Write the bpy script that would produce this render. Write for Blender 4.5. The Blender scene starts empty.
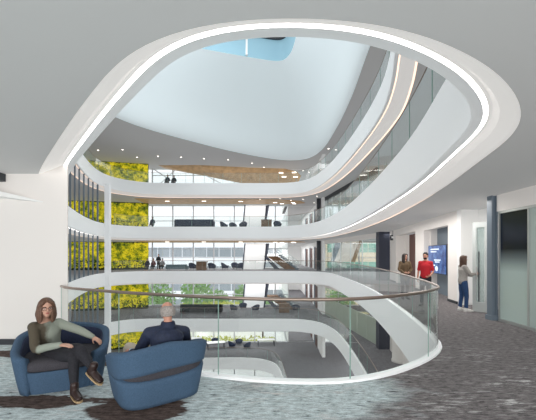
import bpy, bmesh, math, random
from mathutils import Vector, Matrix
from mathutils.geometry import tessellate_polygon
random.seed(7)
COL = bpy.context.scene.collection
PI = math.pi
F, HX, HY, EYE = 330.0, 268.0, 255.0, 1.65
def P(x, y, d): return Vector(((x-HX)*d/F, d, EYE-(y-HY)*d/F))
def G(x, y, z): 
    d = (EYE-z)*F/(y-HY); return Vector(((x-HX)*d/F, d, z))

# ------------------------------------------------------------------ materials
MATS = {}
def mat(name, col, rough=.6, metal=0, emit=None, es=0, noise=0, nscale=20, spec=.5, amb=0):
    if name in MATS: return MATS[name]
    if amb: emit, es = col, amb  # self-emission in the base colour, standing in for ambient light
    m = bpy.data.materials.new(name); m.use_nodes = True
    nt = m.node_tree; b = nt.nodes['Principled BSDF']
    b.inputs['Base Color'].default_value = (*col, 1); b.inputs['Roughness'].default_value = rough
    b.inputs['Metallic'].default_value = metal
    b.inputs['Specular IOR Level'].default_value = spec
    if emit: b.inputs['Emission Color'].default_value = (*emit, 1); b.inputs['Emission Strength'].default_value = es
    if noise:
        tc = nt.nodes.new('ShaderNodeTexCoord'); n = nt.nodes.new('ShaderNodeTexNoise'); n.inputs['Scale'].default_value = nscale
        n.inputs['Detail'].default_value = 4
        mr = nt.nodes.new('ShaderNodeMapRange'); mr.inputs[1].default_value = .3; mr.inputs[2].default_value = .7
        mr.inputs[3].default_value = 1-noise; mr.inputs[4].default_value = 1+noise
        mx = nt.nodes.new('ShaderNodeVectorMath'); mx.operation = 'SCALE'; mx.inputs[0].default_value = col
        nt.links.new(tc.outputs['Object'], n.inputs['Vector']); nt.links.new(n.outputs['Fac'], mr.inputs[0])
        nt.links.new(mr.outputs[0], mx.inputs['Scale']); nt.links.new(mx.outputs[0], b.inputs['Base Color'])
    MATS[name] = m; return m
def ramp(nt, stops, interp='LINEAR'):
    r = nt.nodes.new('ShaderNodeValToRGB'); e = r.color_ramp.elements; r.color_ramp.interpolation = interp
    while len(e) < len(stops): e.new(.5)
    for i, (p, c) in enumerate(stops): e[i].position = p; e[i].color = (*c, 1)
    return r
def glass(name, tint=(.93, .97, .95), refl=1.0, body=0.0, bodycol=(.6, .7, .68)):
    if name in MATS: return MATS[name]
    m = bpy.data.materials.new(name); m.use_nodes = True; nt = m.node_tree; nt.nodes.clear()
    out = nt.nodes.new('ShaderNodeOutputMaterial'); t = nt.nodes.new('ShaderNodeBsdfTransparent'); t.inputs[0].default_value = (*tint, 1)
    g = nt.nodes.new('ShaderNodeBsdfGlossy'); g.inputs['Roughness'].default_value = .02
    f0 = nt.nodes.new('ShaderNodeLayerWeight'); f0.inputs[0].default_value = .5
    f = nt.nodes.new('ShaderNodeMath'); f.operation = 'POWER'; f.inputs[1].default_value = 4.5; nt.links.new(f0.outputs['Facing'], f.inputs[0])
    mul = nt.nodes.new('ShaderNodeMath'); mul.operation = 'MULTIPLY_ADD'; mul.inputs[1].default_value = refl*.75; mul.inputs[2].default_value = .05*refl
    mx = nt.nodes.new('ShaderNodeMixShader')
    L = nt.links.new
    L(f.outputs[0], mul.inputs[0]); L(mul.outputs[0], mx.inputs[0]); L(t.outputs[0], mx.inputs[1]); L(g.outputs[0], mx.inputs[2])
    last = mx
    if body:
        d = nt.nodes.new('ShaderNodeBsdfDiffuse'); d.inputs[0].default_value = (*bodycol, 1)
        m2 = nt.nodes.new('ShaderNodeMixShader'); m2.inputs[0].default_value = body
        L(mx.outputs[0], m2.inputs[1]); L(d.outputs[0], m2.inputs[2]); last = m2
    L(last.outputs[0], out.inputs[0]); MATS[name] = m; return m

WHITE = mat('white_plaster', (.80, .80, .79), .7, amb=.15)
WALLM = mat('warm_white_wall', (.77, .735, .705), .8, amb=.13)
FASC = mat('fascia_white', (.84, .855, .86), .45, amb=.22)
CEILM = mat('ceiling_grey', (.54, .54, .535), .9, amb=.21)
BORD = mat('soffit_border', (.80, .775, .75), .8, amb=.46)  # border glow stands in for the LED wash on it
LED = mat('led_strip', (1, 1, 1), .5, emit=(1, .95, .9), es=5)
LEDW = mat('led_strip_warm', (1, .9, .8), .5, emit=(1, .66, .47), es=1.5)
DOWN = mat('downlight_lens', (1, 1, 1), .5, emit=(1, .9, .8), es=4)
WELLM = mat('self_lit_well_paint', (.74, .79, .81), .9, emit=(.78, .88, .90), es=.34)  # glow added to the paint so the well looks evenly daylit
SHAFT = mat('skylight_shaft_blue', (.26, .42, .50), .8, emit=(.26, .44, .52), es=.40)  # shaft sides glow too, in place of daylight on them
STEEL = mat('brushed_steel', (.45, .43, .42), .3, .9)
RAILM = mat('handrail_bronze', (.33, .26, .22), .3, .8)
DARK = mat('dark_frame', (.035, .04, .05), .5)
NAVYC = mat('navy_column_paint', (.05, .058, .09), .5)
SLATE = mat('slate_steel_paint', (.13, .165, .20), .45, amb=.15)
WOOD = mat('walnut_panel', (.20, .105, .05), .5, noise=.3, nscale=3)
WOODC = mat('timber_ceiling', (.42, .27, .14), .5, noise=.25, nscale=2, amb=.3)
BROWN = mat('brown_door', (.13, .045, .03), .5)
GEDGE = mat('glass_edge_green', (.30, .48, .42), .3)
GLASS = glass('rail_glass', (.95, .98, .965), 1.5); WGL = glass('window_glass', (.95, .97, .98), .7)
GLASSF = glass('rail_glass_far', (.93, .975, .97), 1.0, .09, (.72, .82, .82))
FROST = glass('frosted_green_glass', (.80, .86, .80), .8, .70, (.62, .68, .60))
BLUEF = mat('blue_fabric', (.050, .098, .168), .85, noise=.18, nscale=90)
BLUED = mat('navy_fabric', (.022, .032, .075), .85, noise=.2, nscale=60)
CUSH = mat('charcoal_tweed', (.055, .052, .062), .95, noise=.45, nscale=160)
BLACKF = mat('black_fabric', (.015, .017, .022), .9, noise=.2, nscale=40)
TEALF = mat('teal_grey_fabric', (.16, .23, .27), .9, noise=.2, nscale=30)
SKIN = mat('skin', (.58, .33, .24), .55); SKIN2 = mat('skin_ruddy', (.55, .27, .19), .55)
LIP = mat('lips', (.42, .10, .09), .5); EYEM = mat('eye_dark', (.03, .02, .02), .2); EYEW = mat('eye_white', (.75, .72, .7), .3)

def carpet(name, dark):
    m = bpy.data.materials.new(name); m.use_nodes = True; nt = m.node_tree; b = nt.nodes['Principled BSDF']; L = nt.links.new
    b.inputs['Roughness'].default_value = .95; b.inputs['Specular IOR Level'].default_value = .15
    tc = nt.nodes.new('ShaderNodeTexCoord')
    def noise(sx, sy, det, rough=.6, off=0, rot=0):
        mp = nt.nodes.new('ShaderNodeMapping'); mp.inputs['Scale'].default_value = (sx, sy, 1); mp.inputs['Location'].default_value = (off, off*.7, 0)
        mp.inputs['Rotation'].default_value = (0, 0, rot)
        n = nt.nodes.new('ShaderNodeTexNoise'); n.inputs['Scale'].default_value = 1; n.inputs['Detail'].default_value = det; n.inputs['Roughness'].default_value = rough
        L(tc.outputs['Object'], mp.inputs[0]); L(mp.outputs[0], n.inputs['Vector']); return n.outputs['Fac']
    def mixc(fac, a, c):
        x = nt.nodes.new('ShaderNodeMix'); x.data_type = 'RGBA'; L(fac, x.inputs[0])
        for s, v in ((x.inputs[6], a), (x.inputs[7], c)):
            if isinstance(v, tuple): s.default_value = (*v, 1)
            else: L(v, s)
        return x.outputs[2]
    def rmp(src, lo, hi):
        r = nt.nodes.new('ShaderNodeMapRange'); r.inputs[1].default_value = lo; r.inputs[2].default_value = hi; r.clamp = True
        L(src, r.inputs[0]); return r.outputs[0]
    def math_(op, a, c):
        x = nt.nodes.new('ShaderNodeMath'); x.operation = op; x.use_clamp = op != 'MULTIPLY' and False
        for s, v in ((x.inputs[0], a), (x.inputs[1], c)):
            if isinstance(v, (int, float)): s.default_value = v
            else: L(v, s)
        return x.outputs[0]
    fine = noise(9, 26, 4, .7, 3, .15); fine2 = noise(60, 60, 2, .7, 9)
    if dark:
        c = mixc(rmp(fine, .35, .7), (.09, .088, .095), (.27, .265, .28))
    else:
        light = mixc(rmp(fine, .34, .62), (.24, .29, .30), (.56, .64, .65))
        grey = mixc(rmp(fine, .36, .62), (.085, .078, .08), (.215, .20, .20))
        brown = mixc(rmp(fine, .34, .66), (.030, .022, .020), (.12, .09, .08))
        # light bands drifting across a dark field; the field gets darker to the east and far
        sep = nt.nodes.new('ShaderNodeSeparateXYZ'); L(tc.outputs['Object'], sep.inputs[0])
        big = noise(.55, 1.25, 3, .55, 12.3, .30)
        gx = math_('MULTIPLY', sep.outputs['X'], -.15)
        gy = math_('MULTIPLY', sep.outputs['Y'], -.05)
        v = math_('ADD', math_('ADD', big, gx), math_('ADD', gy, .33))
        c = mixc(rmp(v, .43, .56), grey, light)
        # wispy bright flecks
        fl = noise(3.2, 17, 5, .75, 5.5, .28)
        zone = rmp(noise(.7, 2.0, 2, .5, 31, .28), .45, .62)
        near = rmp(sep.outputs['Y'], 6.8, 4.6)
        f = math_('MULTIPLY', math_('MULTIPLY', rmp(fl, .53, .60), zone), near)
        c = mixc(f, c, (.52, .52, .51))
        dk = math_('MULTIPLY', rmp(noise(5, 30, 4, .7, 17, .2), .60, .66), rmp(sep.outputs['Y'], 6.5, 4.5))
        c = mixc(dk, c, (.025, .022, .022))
        # dark brown pattern patches; those by the chairs also paint in their shadows
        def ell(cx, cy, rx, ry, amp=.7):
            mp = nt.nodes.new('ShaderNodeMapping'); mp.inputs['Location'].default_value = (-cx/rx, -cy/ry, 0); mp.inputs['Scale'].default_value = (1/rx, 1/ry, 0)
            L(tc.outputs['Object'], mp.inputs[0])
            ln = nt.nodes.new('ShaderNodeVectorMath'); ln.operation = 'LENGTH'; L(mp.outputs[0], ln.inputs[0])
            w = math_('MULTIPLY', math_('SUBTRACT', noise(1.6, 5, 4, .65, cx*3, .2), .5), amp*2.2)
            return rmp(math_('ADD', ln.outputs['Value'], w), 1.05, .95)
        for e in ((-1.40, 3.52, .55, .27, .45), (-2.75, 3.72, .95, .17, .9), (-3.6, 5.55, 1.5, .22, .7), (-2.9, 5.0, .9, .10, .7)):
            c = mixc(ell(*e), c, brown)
    if not dark: c = mixc(rmp(sep.outputs['Y'], 14, 30), c, (.24, .235, .25))  # paler grey with distance: the far floor's sheen put into its colour
    sp = rmp(fine2, .3, .7)
    x = nt.nodes.new('ShaderNodeMix'); x.data_type = 'RGBA'; x.blend_type = 'MULTIPLY'; x.inputs[0].default_value = .6
    L(c, x.inputs[6]); cr = ramp(nt, [(0, (.55, .55, .55)), (1, (1.15, 1.15, 1.15))]); L(sp, cr.inputs[0]); L(cr.outputs[0], x.inputs[7])
    L(x.outputs[2], b.inputs['Base Color']); L(x.outputs[2], b.inputs['Emission Color']); b.inputs['Emission Strength'].default_value = .25; return m  # carpet glows faintly in its own pattern as ambient fill
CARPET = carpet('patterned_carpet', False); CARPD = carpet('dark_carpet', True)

# ------------------------------------------------------------------ object helpers
def link(name, me, parent=None):
    o = bpy.data.objects.new(name, me); COL.objects.link(o)
    if parent is not None:
        o.parent = parent; o.matrix_parent_inverse = Matrix.Translation(parent.location).inverted() if parent.rotation_euler.z == 0 else parent.matrix_basis.inverted()
    return o
def obj(name, bm, m, parent=None, smooth=False, bevel=0):
    if bevel:
        bmesh.ops.bevel(bm, geom=list(bm.edges), offset=bevel, segments=2, profile=.7, affect='EDGES', clamp_overlap=True)
    bmesh.ops.recalc_face_normals(bm, faces=bm.faces)
    me = bpy.data.meshes.new(name); bm.to_mesh(me); bm.free()
    for mm in (m if isinstance(m, (list, tuple)) else [m]): me.materials.append(mm)
    if smooth:
        for p in me.polygons: p.use_smooth = True
    return link(name, me, parent)
def tag(o, label=None, cat=None, group=None, kind=None):
    if label: o['label'] = label
    if cat: o['category'] = cat
    if group: o['group'] = group
    if kind: o['kind'] = kind
    return o
def thing(name, loc, label, cat, group=None):
    o = bpy.data.objects.new(name, None); COL.objects.link(o); o.location = loc; o.empty_display_size = .2
    return tag(o, label, cat, group)
def struct(name, bm, m, smooth=False, label=None, cat=None):
    o = obj(name, bm, m, None, smooth); o['kind'] = 'structure'
    return tag(o, label, cat)
def B(): return bmesh.new()
def box(bm, x0, x1, y0, y1, z0, z1, mi=0):
    v = [bm.verts.new(p) for p in ((x0,y0,z0),(x1,y0,z0),(x1,y1,z0),(x0,y1,z0),(x0,y0,z1),(x1,y0,z1),(x1,y1,z1),(x0,y1,z1))]
    for f in ((0,3,2,1),(4,5,6,7),(0,1,5,4),(1,2,6,5),(2,3,7,6),(3,0,4,7)):
        q = bm.faces.new([v[i] for i in f]); q.material_index = mi
    return bm
def wallseg(bm, a, b, th, z0, z1, mi=0):
    """slab from a to b (xy) with thickness th to its left"""
    a, b = Vector(a[:2]), Vector(b[:2]); n = (b-a).normalized(); n = Vector((-n.y, n.x))*th
    q = [a, b, b+n, a+n]
    v = [bm.verts.new((p.x, p.y, z)) for z in (z0, z1) for p in q]
    for f in ((0,3,2,1),(4,5,6,7),(0,1,5,4),(1,2,6,5),(2,3,7,6),(3,0,4,7)):
        f = bm.faces.new([v[i] for i in f]); f.material_index = mi
    return bm
def hexa(bm, q0, q1):
    v = [bm.verts.new(p) for p in list(q0)+list(q1)]; n = len(q0)
    bm.faces.new(v[:n][::-1]); bm.faces.new(v[n:])
    for i in range(n): bm.faces.new((v[i], v[(i+1)%n], v[n+(i+1)%n], v[n+i]))
    return bm
def tube(bm, pts, rad, seg=10, flat=1.0, side=None, cap=True, closed=False):
    """tube along pts, radius per point; round caps; optional elliptical section (flat = size across 'side' normal)"""
    pts = [Vector(p) for p in pts]; n = len(pts)
    if not hasattr(rad, '__len__'): rad = [rad]*n
    rings = []; prev = None
    rows = []
    for i, p in enumerate(pts):
        if closed: t = pts[(i+1)%n]-pts[i-1]
        else: t = (pts[min(i+1, n-1)]-pts[max(i-1, 0)])
        t.normalize(); rows.append((p, t, rad[i]))
    if cap and not closed:
        p, t, r = rows[0]; rr = r if not isinstance(r, tuple) else min(r)
        def sc(r, k): return (r[0]*k, r[1]*k) if isinstance(r, tuple) else r*k
        rows = [(p-t*rr*.95, t, sc(r, .3)), (p-t*rr*.7, t, sc(r, .72)), (p-t*rr*.35, t, sc(r, .94))]+rows
        p, t, r = rows[-1]; rr = r if not isinstance(r, tuple) else min(r)
        rows += [(p+t*rr*.35, t, sc(r, .94)), (p+t*rr*.7, t, sc(r, .72)), (p+t*rr*.95, t, sc(r, .3))]
    for p, t, r in rows:
        ref = Vector(side) if side is not None else (prev if prev is not None else (Vector((0, 0, 1)) if abs(t.z) < .9 else Vector((1, 0, 0))))
        u = ref - t*ref.dot(t)
        if u.length < 1e-4: u = Vector((1, 0, 0)) - t*t.x
        u.normalize(); w = t.cross(u); prev = u
        ru, rw = r if isinstance(r, tuple) else (r, r*flat)
        rings.append([bm.verts.new(p+u*math.cos(a)*ru+w*math.sin(a)*rw) for a in (2*PI*k/seg for k in range(seg))])
    m = len(rings)
    for i in range(m if closed else m-1):
        A, C = rings[i], rings[(i+1)%m]
        for k in range(seg): bm.faces.new((A[k], A[(k+1)%seg], C[(k+1)%seg], C[k]))
    if not closed: bm.faces.new(rings[0][::-1]); bm.faces.new(rings[-1])
    return bm
def ellip(bm, c, r, rot=None, seg=16):
    M = Matrix.Translation(Vector(c)) @ (rot.to_4x4() if rot is not None else Matrix.Identity(4)) @ Matrix.Diagonal((*r, 1))
    bmesh.ops.create_uvsphere(bm, u_segments=seg, v_segments=max(6, seg*2//3), radius=1, matrix=M); return bm
def lathe(bm, c, prof, seg=20):
    rings = [[bm.verts.new((c[0]+r*math.cos(2*PI*k/seg), c[1]+r*math.sin(2*PI*k/seg), c[2]+z)) for k in range(seg)] for r, z in prof]
    for a, b in zip(rings, rings[1:]):
        for k in range(seg): bm.faces.new((a[k], a[(k+1)%seg], b[(k+1)%seg], b[k]))
    bm.faces.new(rings[0][::-1]); bm.faces.new(rings[-1]); return bm
def smoothed(pts, rad, k=4):
    P_ = [Vector(p) for p in pts]; out = []; ro = []
    isT = isinstance(rad[0], tuple); n = len(P_)
    for i in range(n-1):
        p0, p1, p2, p3 = P_[max(i-1, 0)], P_[i], P_[i+1], P_[min(i+2, n-1)]
        for j in range(k):
            t = j/k
            out.append(.5*((2*p1)+(p2-p0)*t+(2*p0-5*p1+4*p2-p3)*t*t+(-p0+3*p1-3*p2+p3)*t**3))
            s = t*t*(3-2*t)
            ro.append(tuple(a*(1-s)+b*s for a, b in zip(rad[i], rad[i+1])) if isT else rad[i]*(1-s)+rad[i+1]*s)
    out.append(P_[-1]); ro.append(rad[-1]); return out, ro
def limb(bm, pts, rad, seg=12, side=None, k=4):
    p, r = smoothed(pts, rad, k); return tube(bm, p, r, seg, side=side)
def blob(name, bm, m, parent, voxel=.012, smooth=3):
    """union of closed shapes as one continuous skin"""
    bmesh.ops.recalc_face_normals(bm, faces=bm.faces)
    me = bpy.data.meshes.new('tmp'); bm.to_mesh(me); bm.free()
    t = bpy.data.objects.new('tmp', me); COL.objects.link(t)
    r = t.modifiers.new('r', 'REMESH'); r.mode = 'VOXEL'; r.voxel_size = voxel
    if smooth: s = t.modifiers.new('s', 'SMOOTH'); s.iterations = smooth; s.factor = .5
    bpy.context.view_layer.update()
    dg = bpy.context.evaluated_depsgraph_get()
    nm = bpy.data.meshes.new_from_object(t.evaluated_get(dg)); nm.name = name
    bpy.data.objects.remove(t); bpy.data.meshes.remove(me)
    nm.materials.clear()
    for mm in (m if isinstance(m, (list, tuple)) else [m]): nm.materials.append(mm)
    for p in nm.polygons: p.use_smooth = True
    return link(name, nm, parent)
def copy_tree(o, parent=None):
    c = o.copy(); COL.objects.link(c); c.parent = parent
    if parent is not None: c.matrix_parent_inverse = o.matrix_parent_inverse.copy()
    for ch in list(o.children): copy_tree(ch, c)
    return c

# ------------------------------------------------------------------ plan curves
def catmull(ctrl, closed=True, k=6):
    P_ = [Vector((*p, 0)) for p in ctrl]; n = len(P_); out = []
    rng = range(n) if closed else range(n-1)
    for i in rng:
        if closed: p0, p1, p2, p3 = P_[i-1], P_[i], P_[(i+1)%n], P_[(i+2)%n]
        else: p0, p1, p2, p3 = P_[max(i-1, 0)], P_[i], P_[i+1], P_[min(i+2, n-1)]
        # centripetal-ish: limit overshoot by scaling tangents with chord
        c = (p2-p1).length
        a = (p1-p0).length or c; b = (p3-p2).length or c
        m1 = (p2-p0)/(a+c)*c; m2 = (p3-p1)/(b+c)*c
        kk = max(2, min(14, int(c/.35)+2))
        for j in range(kk):
            t = j/kk; t2, t3 = t*t, t**3
            out.append((2*t3-3*t2+1)*p1+(t3-2*t2+t)*m1+(-2*t3+3*t2)*p2+(t3-t2)*m2)
    if not closed: out.append(P_[-1])
    return out
def offs(curve, o):
    """offset outward (curve listed counter-clockwise); o number or function(y)"""
    n = len(curve); out = []
    for i, p in enumerate(curve):
        t = (curve[(i+1)%n]-curve[i-1]).normalized(); nn = Vector((t.y, -t.x, 0))
        out.append(p+nn*(o(p) if callable(o) else o))
    return out
FARPART = [(5.45, 25), (5.55, 28.6), (5.2, 31), (4.2, 32.4), (2.6, 33), (-2, 33), (-7, 33), (-11.6, 33), (-13.2, 32.4), (-14.4, 30.8), (-14.6, 28.5), (-13.9, 25.5), (-12.5, 21.5), (-10.8, 17.5), (-7.4, 11.2)]
L0 = catmull([(-3.74, 6.1), (-3.45, 5.82), (-2.59, 5.34), (-1.9, 5.0), (-1.01, 4.65), (-.31, 4.43), (.29, 4.33), (.9, 4.34), (1.4, 4.5), (1.81, 4.73), (2.39, 5.19), (2.87, 5.73), (3.1, 6.2), (3.42, 7.4), (4.1, 10.8), (4.75, 15), (5.15, 19)]+FARPART)
def nearin(pts): return pts
STR = [(-3.74, 6.05), (-2.77, 4.86), (-1.75, 3.65), (-1.15, 2.975), (-.87, 2.68), (-.64, 2.52), (-.42, 2.43), (-.2, 2.385), (.02, 2.36), (.5, 2.385), (.81, 2.45), (1.14, 2.6), (1.57, 2.85), (2.02, 3.22), (2.42, 3.65), (2.68, 4.06), (2.85, 4.54), (2.99, 5.14), (3.14, 5.75), (3.49, 7.26), (3.84, 9.4), (4.3, 13.3), (4.75, 19.2), (4.75, 24), (4.5, 27.4), (3.7, 30.4), (2.4, 32.2), (.6, 33.1), (-2, 33.2), (-7, 33.2), (-11.6, 33.2), (-13.3, 32.6), (-14.6, 30.9), (-14.8, 28.5), (-14.1, 25.5), (-12.7, 21.5), (-11, 17.5), (-7.6, 11.2)]
def fair(curve, step=.1, it=16):
    n = len(curve); acc = [0]
    for i in range(n): acc.append(acc[-1]+(curve[(i+1)%n]-curve[i]).length)
    m = int(acc[-1]/step); out = []; j = 0
    for k in range(m):
        d = acc[-1]*k/m
        while acc[j+1] < d: j += 1
        out.append(curve[j].lerp(curve[(j+1)%n], (d-acc[j])/max(1e-9, acc[j+1]-acc[j])))
    for _ in range(it): out = [(out[i-1]+out[i]*2+out[(i+1)%m])*.25 for i in range(m)]
    return out
STRC = fair(catmull(STR))
L1 = offs(STRC, lambda p: -.14-.04*max(0, min(1, (p.y-3)/4)))
# second-level opening shares the lower edge's plan further back
L2c = [p for p in STR if p[1] < 14]
L2 = offs(fair(catmull([q for q in STR[:21]]+[(4.5, 11.6), (5.0, 14), (5.25, 17.7), (5.25, 23.6), (4.9, 28), (4.3, 31), (3.2, 32.8), (1.5, 33.5), (-2, 33.6), (-7, 33.6), (-11.6, 33.4)]+STR[-7:]), .15, 10), -.16)
L3 = catmull([(0, 7), (3, 8), (4.6, 12), (5.2, 18), (5.5, 22), (5.6, 27), (5.3, 32.6), (4.2, 35.6), (2, 36.2), (-1.9, 34.3), (-6.3, 30.8), (-11.3, 25.3), (-12, 20), (-10, 14), (-6, 9)])
LM1 = catmull([(-3.74, 6.1), (-3.45, 5.82), (-2.59, 5.34), (-1.9, 5.0), (-1.01, 4.65), (-.31, 4.43), (.29, 4.33), (.9, 4.34), (1.4, 4.5), (1.81, 4.73), (2.39, 5.19), (2.87, 5.73), (3.1, 6.2), (3.42, 7.4), (4.1, 10.8), (4.75, 15), (5.2, 20), (5.4, 24.5), (5.2, 27.6), (4.5, 29.8), (3.2, 31.0), (1.6, 31.3), (-2, 31.3), (-7, 31.3), (-11.4, 31.3), (-13.0, 30.9), (-14.2, 29.6), (-14.5, 27.8)]+FARPART[11:])
LM2 = catmull([(-3.74, 6.1), (-2.59, 5.34), (-1, 4.65), (.3, 4.4), (1.4, 5), (2.0, 7), (1.9, 12), (1.6, 20), (1.3, 27), (.9, 31), (.2, 32.6), (-1.6, 33.6), (-7, 33.6)]+FARPART[7:])
OUTER = [Vector(p+(0,)) for p in ((-26, -6), (17, -6), (17, 40), (5.9, 40), (5.9, 58), (2.5, 58), (2.5, 40), (-26, 40))]

def slab(name, hole, z, m, up=True, outer=OUTER):
    polys = [outer, hole[::-1]] if hole else [outer]
    tri = tessellate_polygon(polys); pts = [p for q in polys for p in q]
    bm = B(); v = [bm.verts.new((p.x, p.y, z)) for p in pts]
    for t in tri:
        try: bm.faces.new([v[i] for i in t])
        except ValueError: pass
    bmesh.ops.recalc_face_normals(bm, faces=bm.faces)
    me = bpy.data.meshes.new(name); bm.normal_update()
    for f in bm.faces:
        if (f.normal.z > 0) != up: f.normal_flip()
    bm.to_mesh(me); bm.free(); me.materials.append(m); o = link(name, me); o['kind'] = 'structure'; return o
def sweep(curve, prof, closed=True, width=None):
    """prof: list of (offset, z); strip of quads around the curve"""
    bm = B(); n = len(curve)
    for q0, q1 in zip(prof, prof[1:]):   # each band of the profile keeps its crisp edge
        a, b = [[bm.verts.new((p.x, p.y, z)) for p in offs(curve, o)] for o, z in (q0, q1)]
        for i in range(n if closed else n-1): bm.faces.new((a[i], a[(i+1)%n], b[(i+1)%n], b[i]))
    return bm
FF = 4.45
def bw(p):  # width of the lit border
    return .42+min(.35, max(0, (p.y-2.4)*.03))
levels = {0: L0, 1: L1, 2: L2, -1: LM1, -2: LM2}
for k, c in levels.items():
    z = FF*k
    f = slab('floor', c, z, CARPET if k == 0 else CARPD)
    tag(f, cat='floor')
    tr = struct('trim_%d' % (k+3), sweep(c, [(.02, z+.035), (0, z+.035), (0, z-1.13), (.02, z-1.15), (.125, z-1.15)]), FASC, True)
    led = struct('trim_%d' % (k+13), sweep(c, [(.12, z-1.147), (.178, z-1.147)]), LED if k == 1 else LEDW)
    bo = struct('trim_%d' % (k+23), sweep(c, [(.173, z-1.15), (.21, z-1.15), (lambda p: bw(p)*.6, z-1.21), (lambda p: bw(p)*.9, z-1.285), (bw, z-1.30)]), BORD, True)
    ce = slab('ceiling', offs(c, bw), z-1.30, CEILM, False); tag(ce, cat='ceiling')
slab('floor', None, -3*FF, CARPD)
# second thin warm light line at the outer edge of the upper border, as on the floors above
struct('trim_34', sweep(L2, [(lambda p: bw(p)-.03, 2*FF-1.303), (lambda p: bw(p)+.03, 2*FF-1.303)]), LEDW)
struct('trim_35', sweep([p for p in L1], [(lambda p: bw(p)-.0, FF-1.303), (lambda p: bw(p)+.0+max(0, min(.05, (p.y-8)*.01)), FF-1.303)]), LEDW)

# ------------------------------------------------------------------ roof ceiling, light well and skylight
ZR = 3*FF-1.30
slab('ceiling', L3, ZR, CEILM, False)
SKY = catmull([(1.0, 14), (2.0, 17), (2.1, 21), (2.0, 24.2), (1.75, 25.9), (1.2, 26.85), (.3, 26.9), (-5.2, 25.3), (-7.8, 24.4), (-8.6, 22), (-8, 17), (-5, 14)])
def bydir(curve, cx, cy, n=120):
    out = []
    for i in range(n):
        a = 2*PI*i/n; d = Vector((math.cos(a), math.sin(a), 0)); o = Vector((cx, cy, 0)); best = None
        for j in range(len(curve)):
            p, q = curve[j], curve[(j+1) % len(curve)]; e = q-p
            den = d.x*e.y-d.y*e.x
            if abs(den) < 1e-9: continue
            w = p-o; t = (w.x*e.y-w.y*e.x)/den; s = (w.x*d.y-w.y*d.x)/den
            if t > 0 and -1e-6 <= s <= 1+1e-6: best = t if best is None else max(best, t)
        out.append(o+d*(best or 1))
    return out
A = bydir(L3, -2, 20.5); S = bydir(SKY, -2, 20.5)
prof = [(0, 0), (.04, .01), (.09, .045), (.14, .10), (.19, .17), (.25, .27), (.33, .39), (.5, .58), (.75, .81), (1, 1)]
bm = B(); rings = []
ZS = 17.5
for s, h in prof: rings.append([bm.verts.new((a.x+(b.x-a.x)*s, a.y+(b.y-a.y)*s, ZR+(ZS-ZR)*h)) for a, b in zip(A, S)])
for a, b in zip(rings, rings[1:]):
    for i in range(len(a)): bm.faces.new((a[i], a[(i+1)%len(a)], b[(i+1)%len(a)], b[i]))
struct('ceiling_light_well', bm, WELLM, True)
struct('trim_40', sweep(SKY, [(0, ZS), (.0, ZS+1.7)]), SHAFT, True)
struct('trim_41', sweep(SKY, [(-.12, ZS+1.7), (0, ZS+1.7), (0, ZS+2.3), (-.12, ZS+2.3)]), DARK)
sk = thing('skylight', (-3, 20, ZS+2.2), 'pale blue rounded skylight at the top of the light well', 'skylight')
pane = slab('glass_pane', None, ZS+2.25, WGL, False, SKY); del pane['kind']; pane.parent = sk; pane.matrix_parent_inverse = Matrix.Translation(sk.location).inverted()
for x0 in (-7, -2.6, 1.45):
    bm = B(); box(bm, x0, x0+.13, 13.6, 27, ZS+2.0, ZS+2.2); obj('mullion', bm, WHITE, sk)
bm = B(); box(bm, -1.78, -1.62, 26.2, 26.36, ZS+.05, ZS+2.1); obj('shaft_rib', bm, WHITE, sk)

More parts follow.
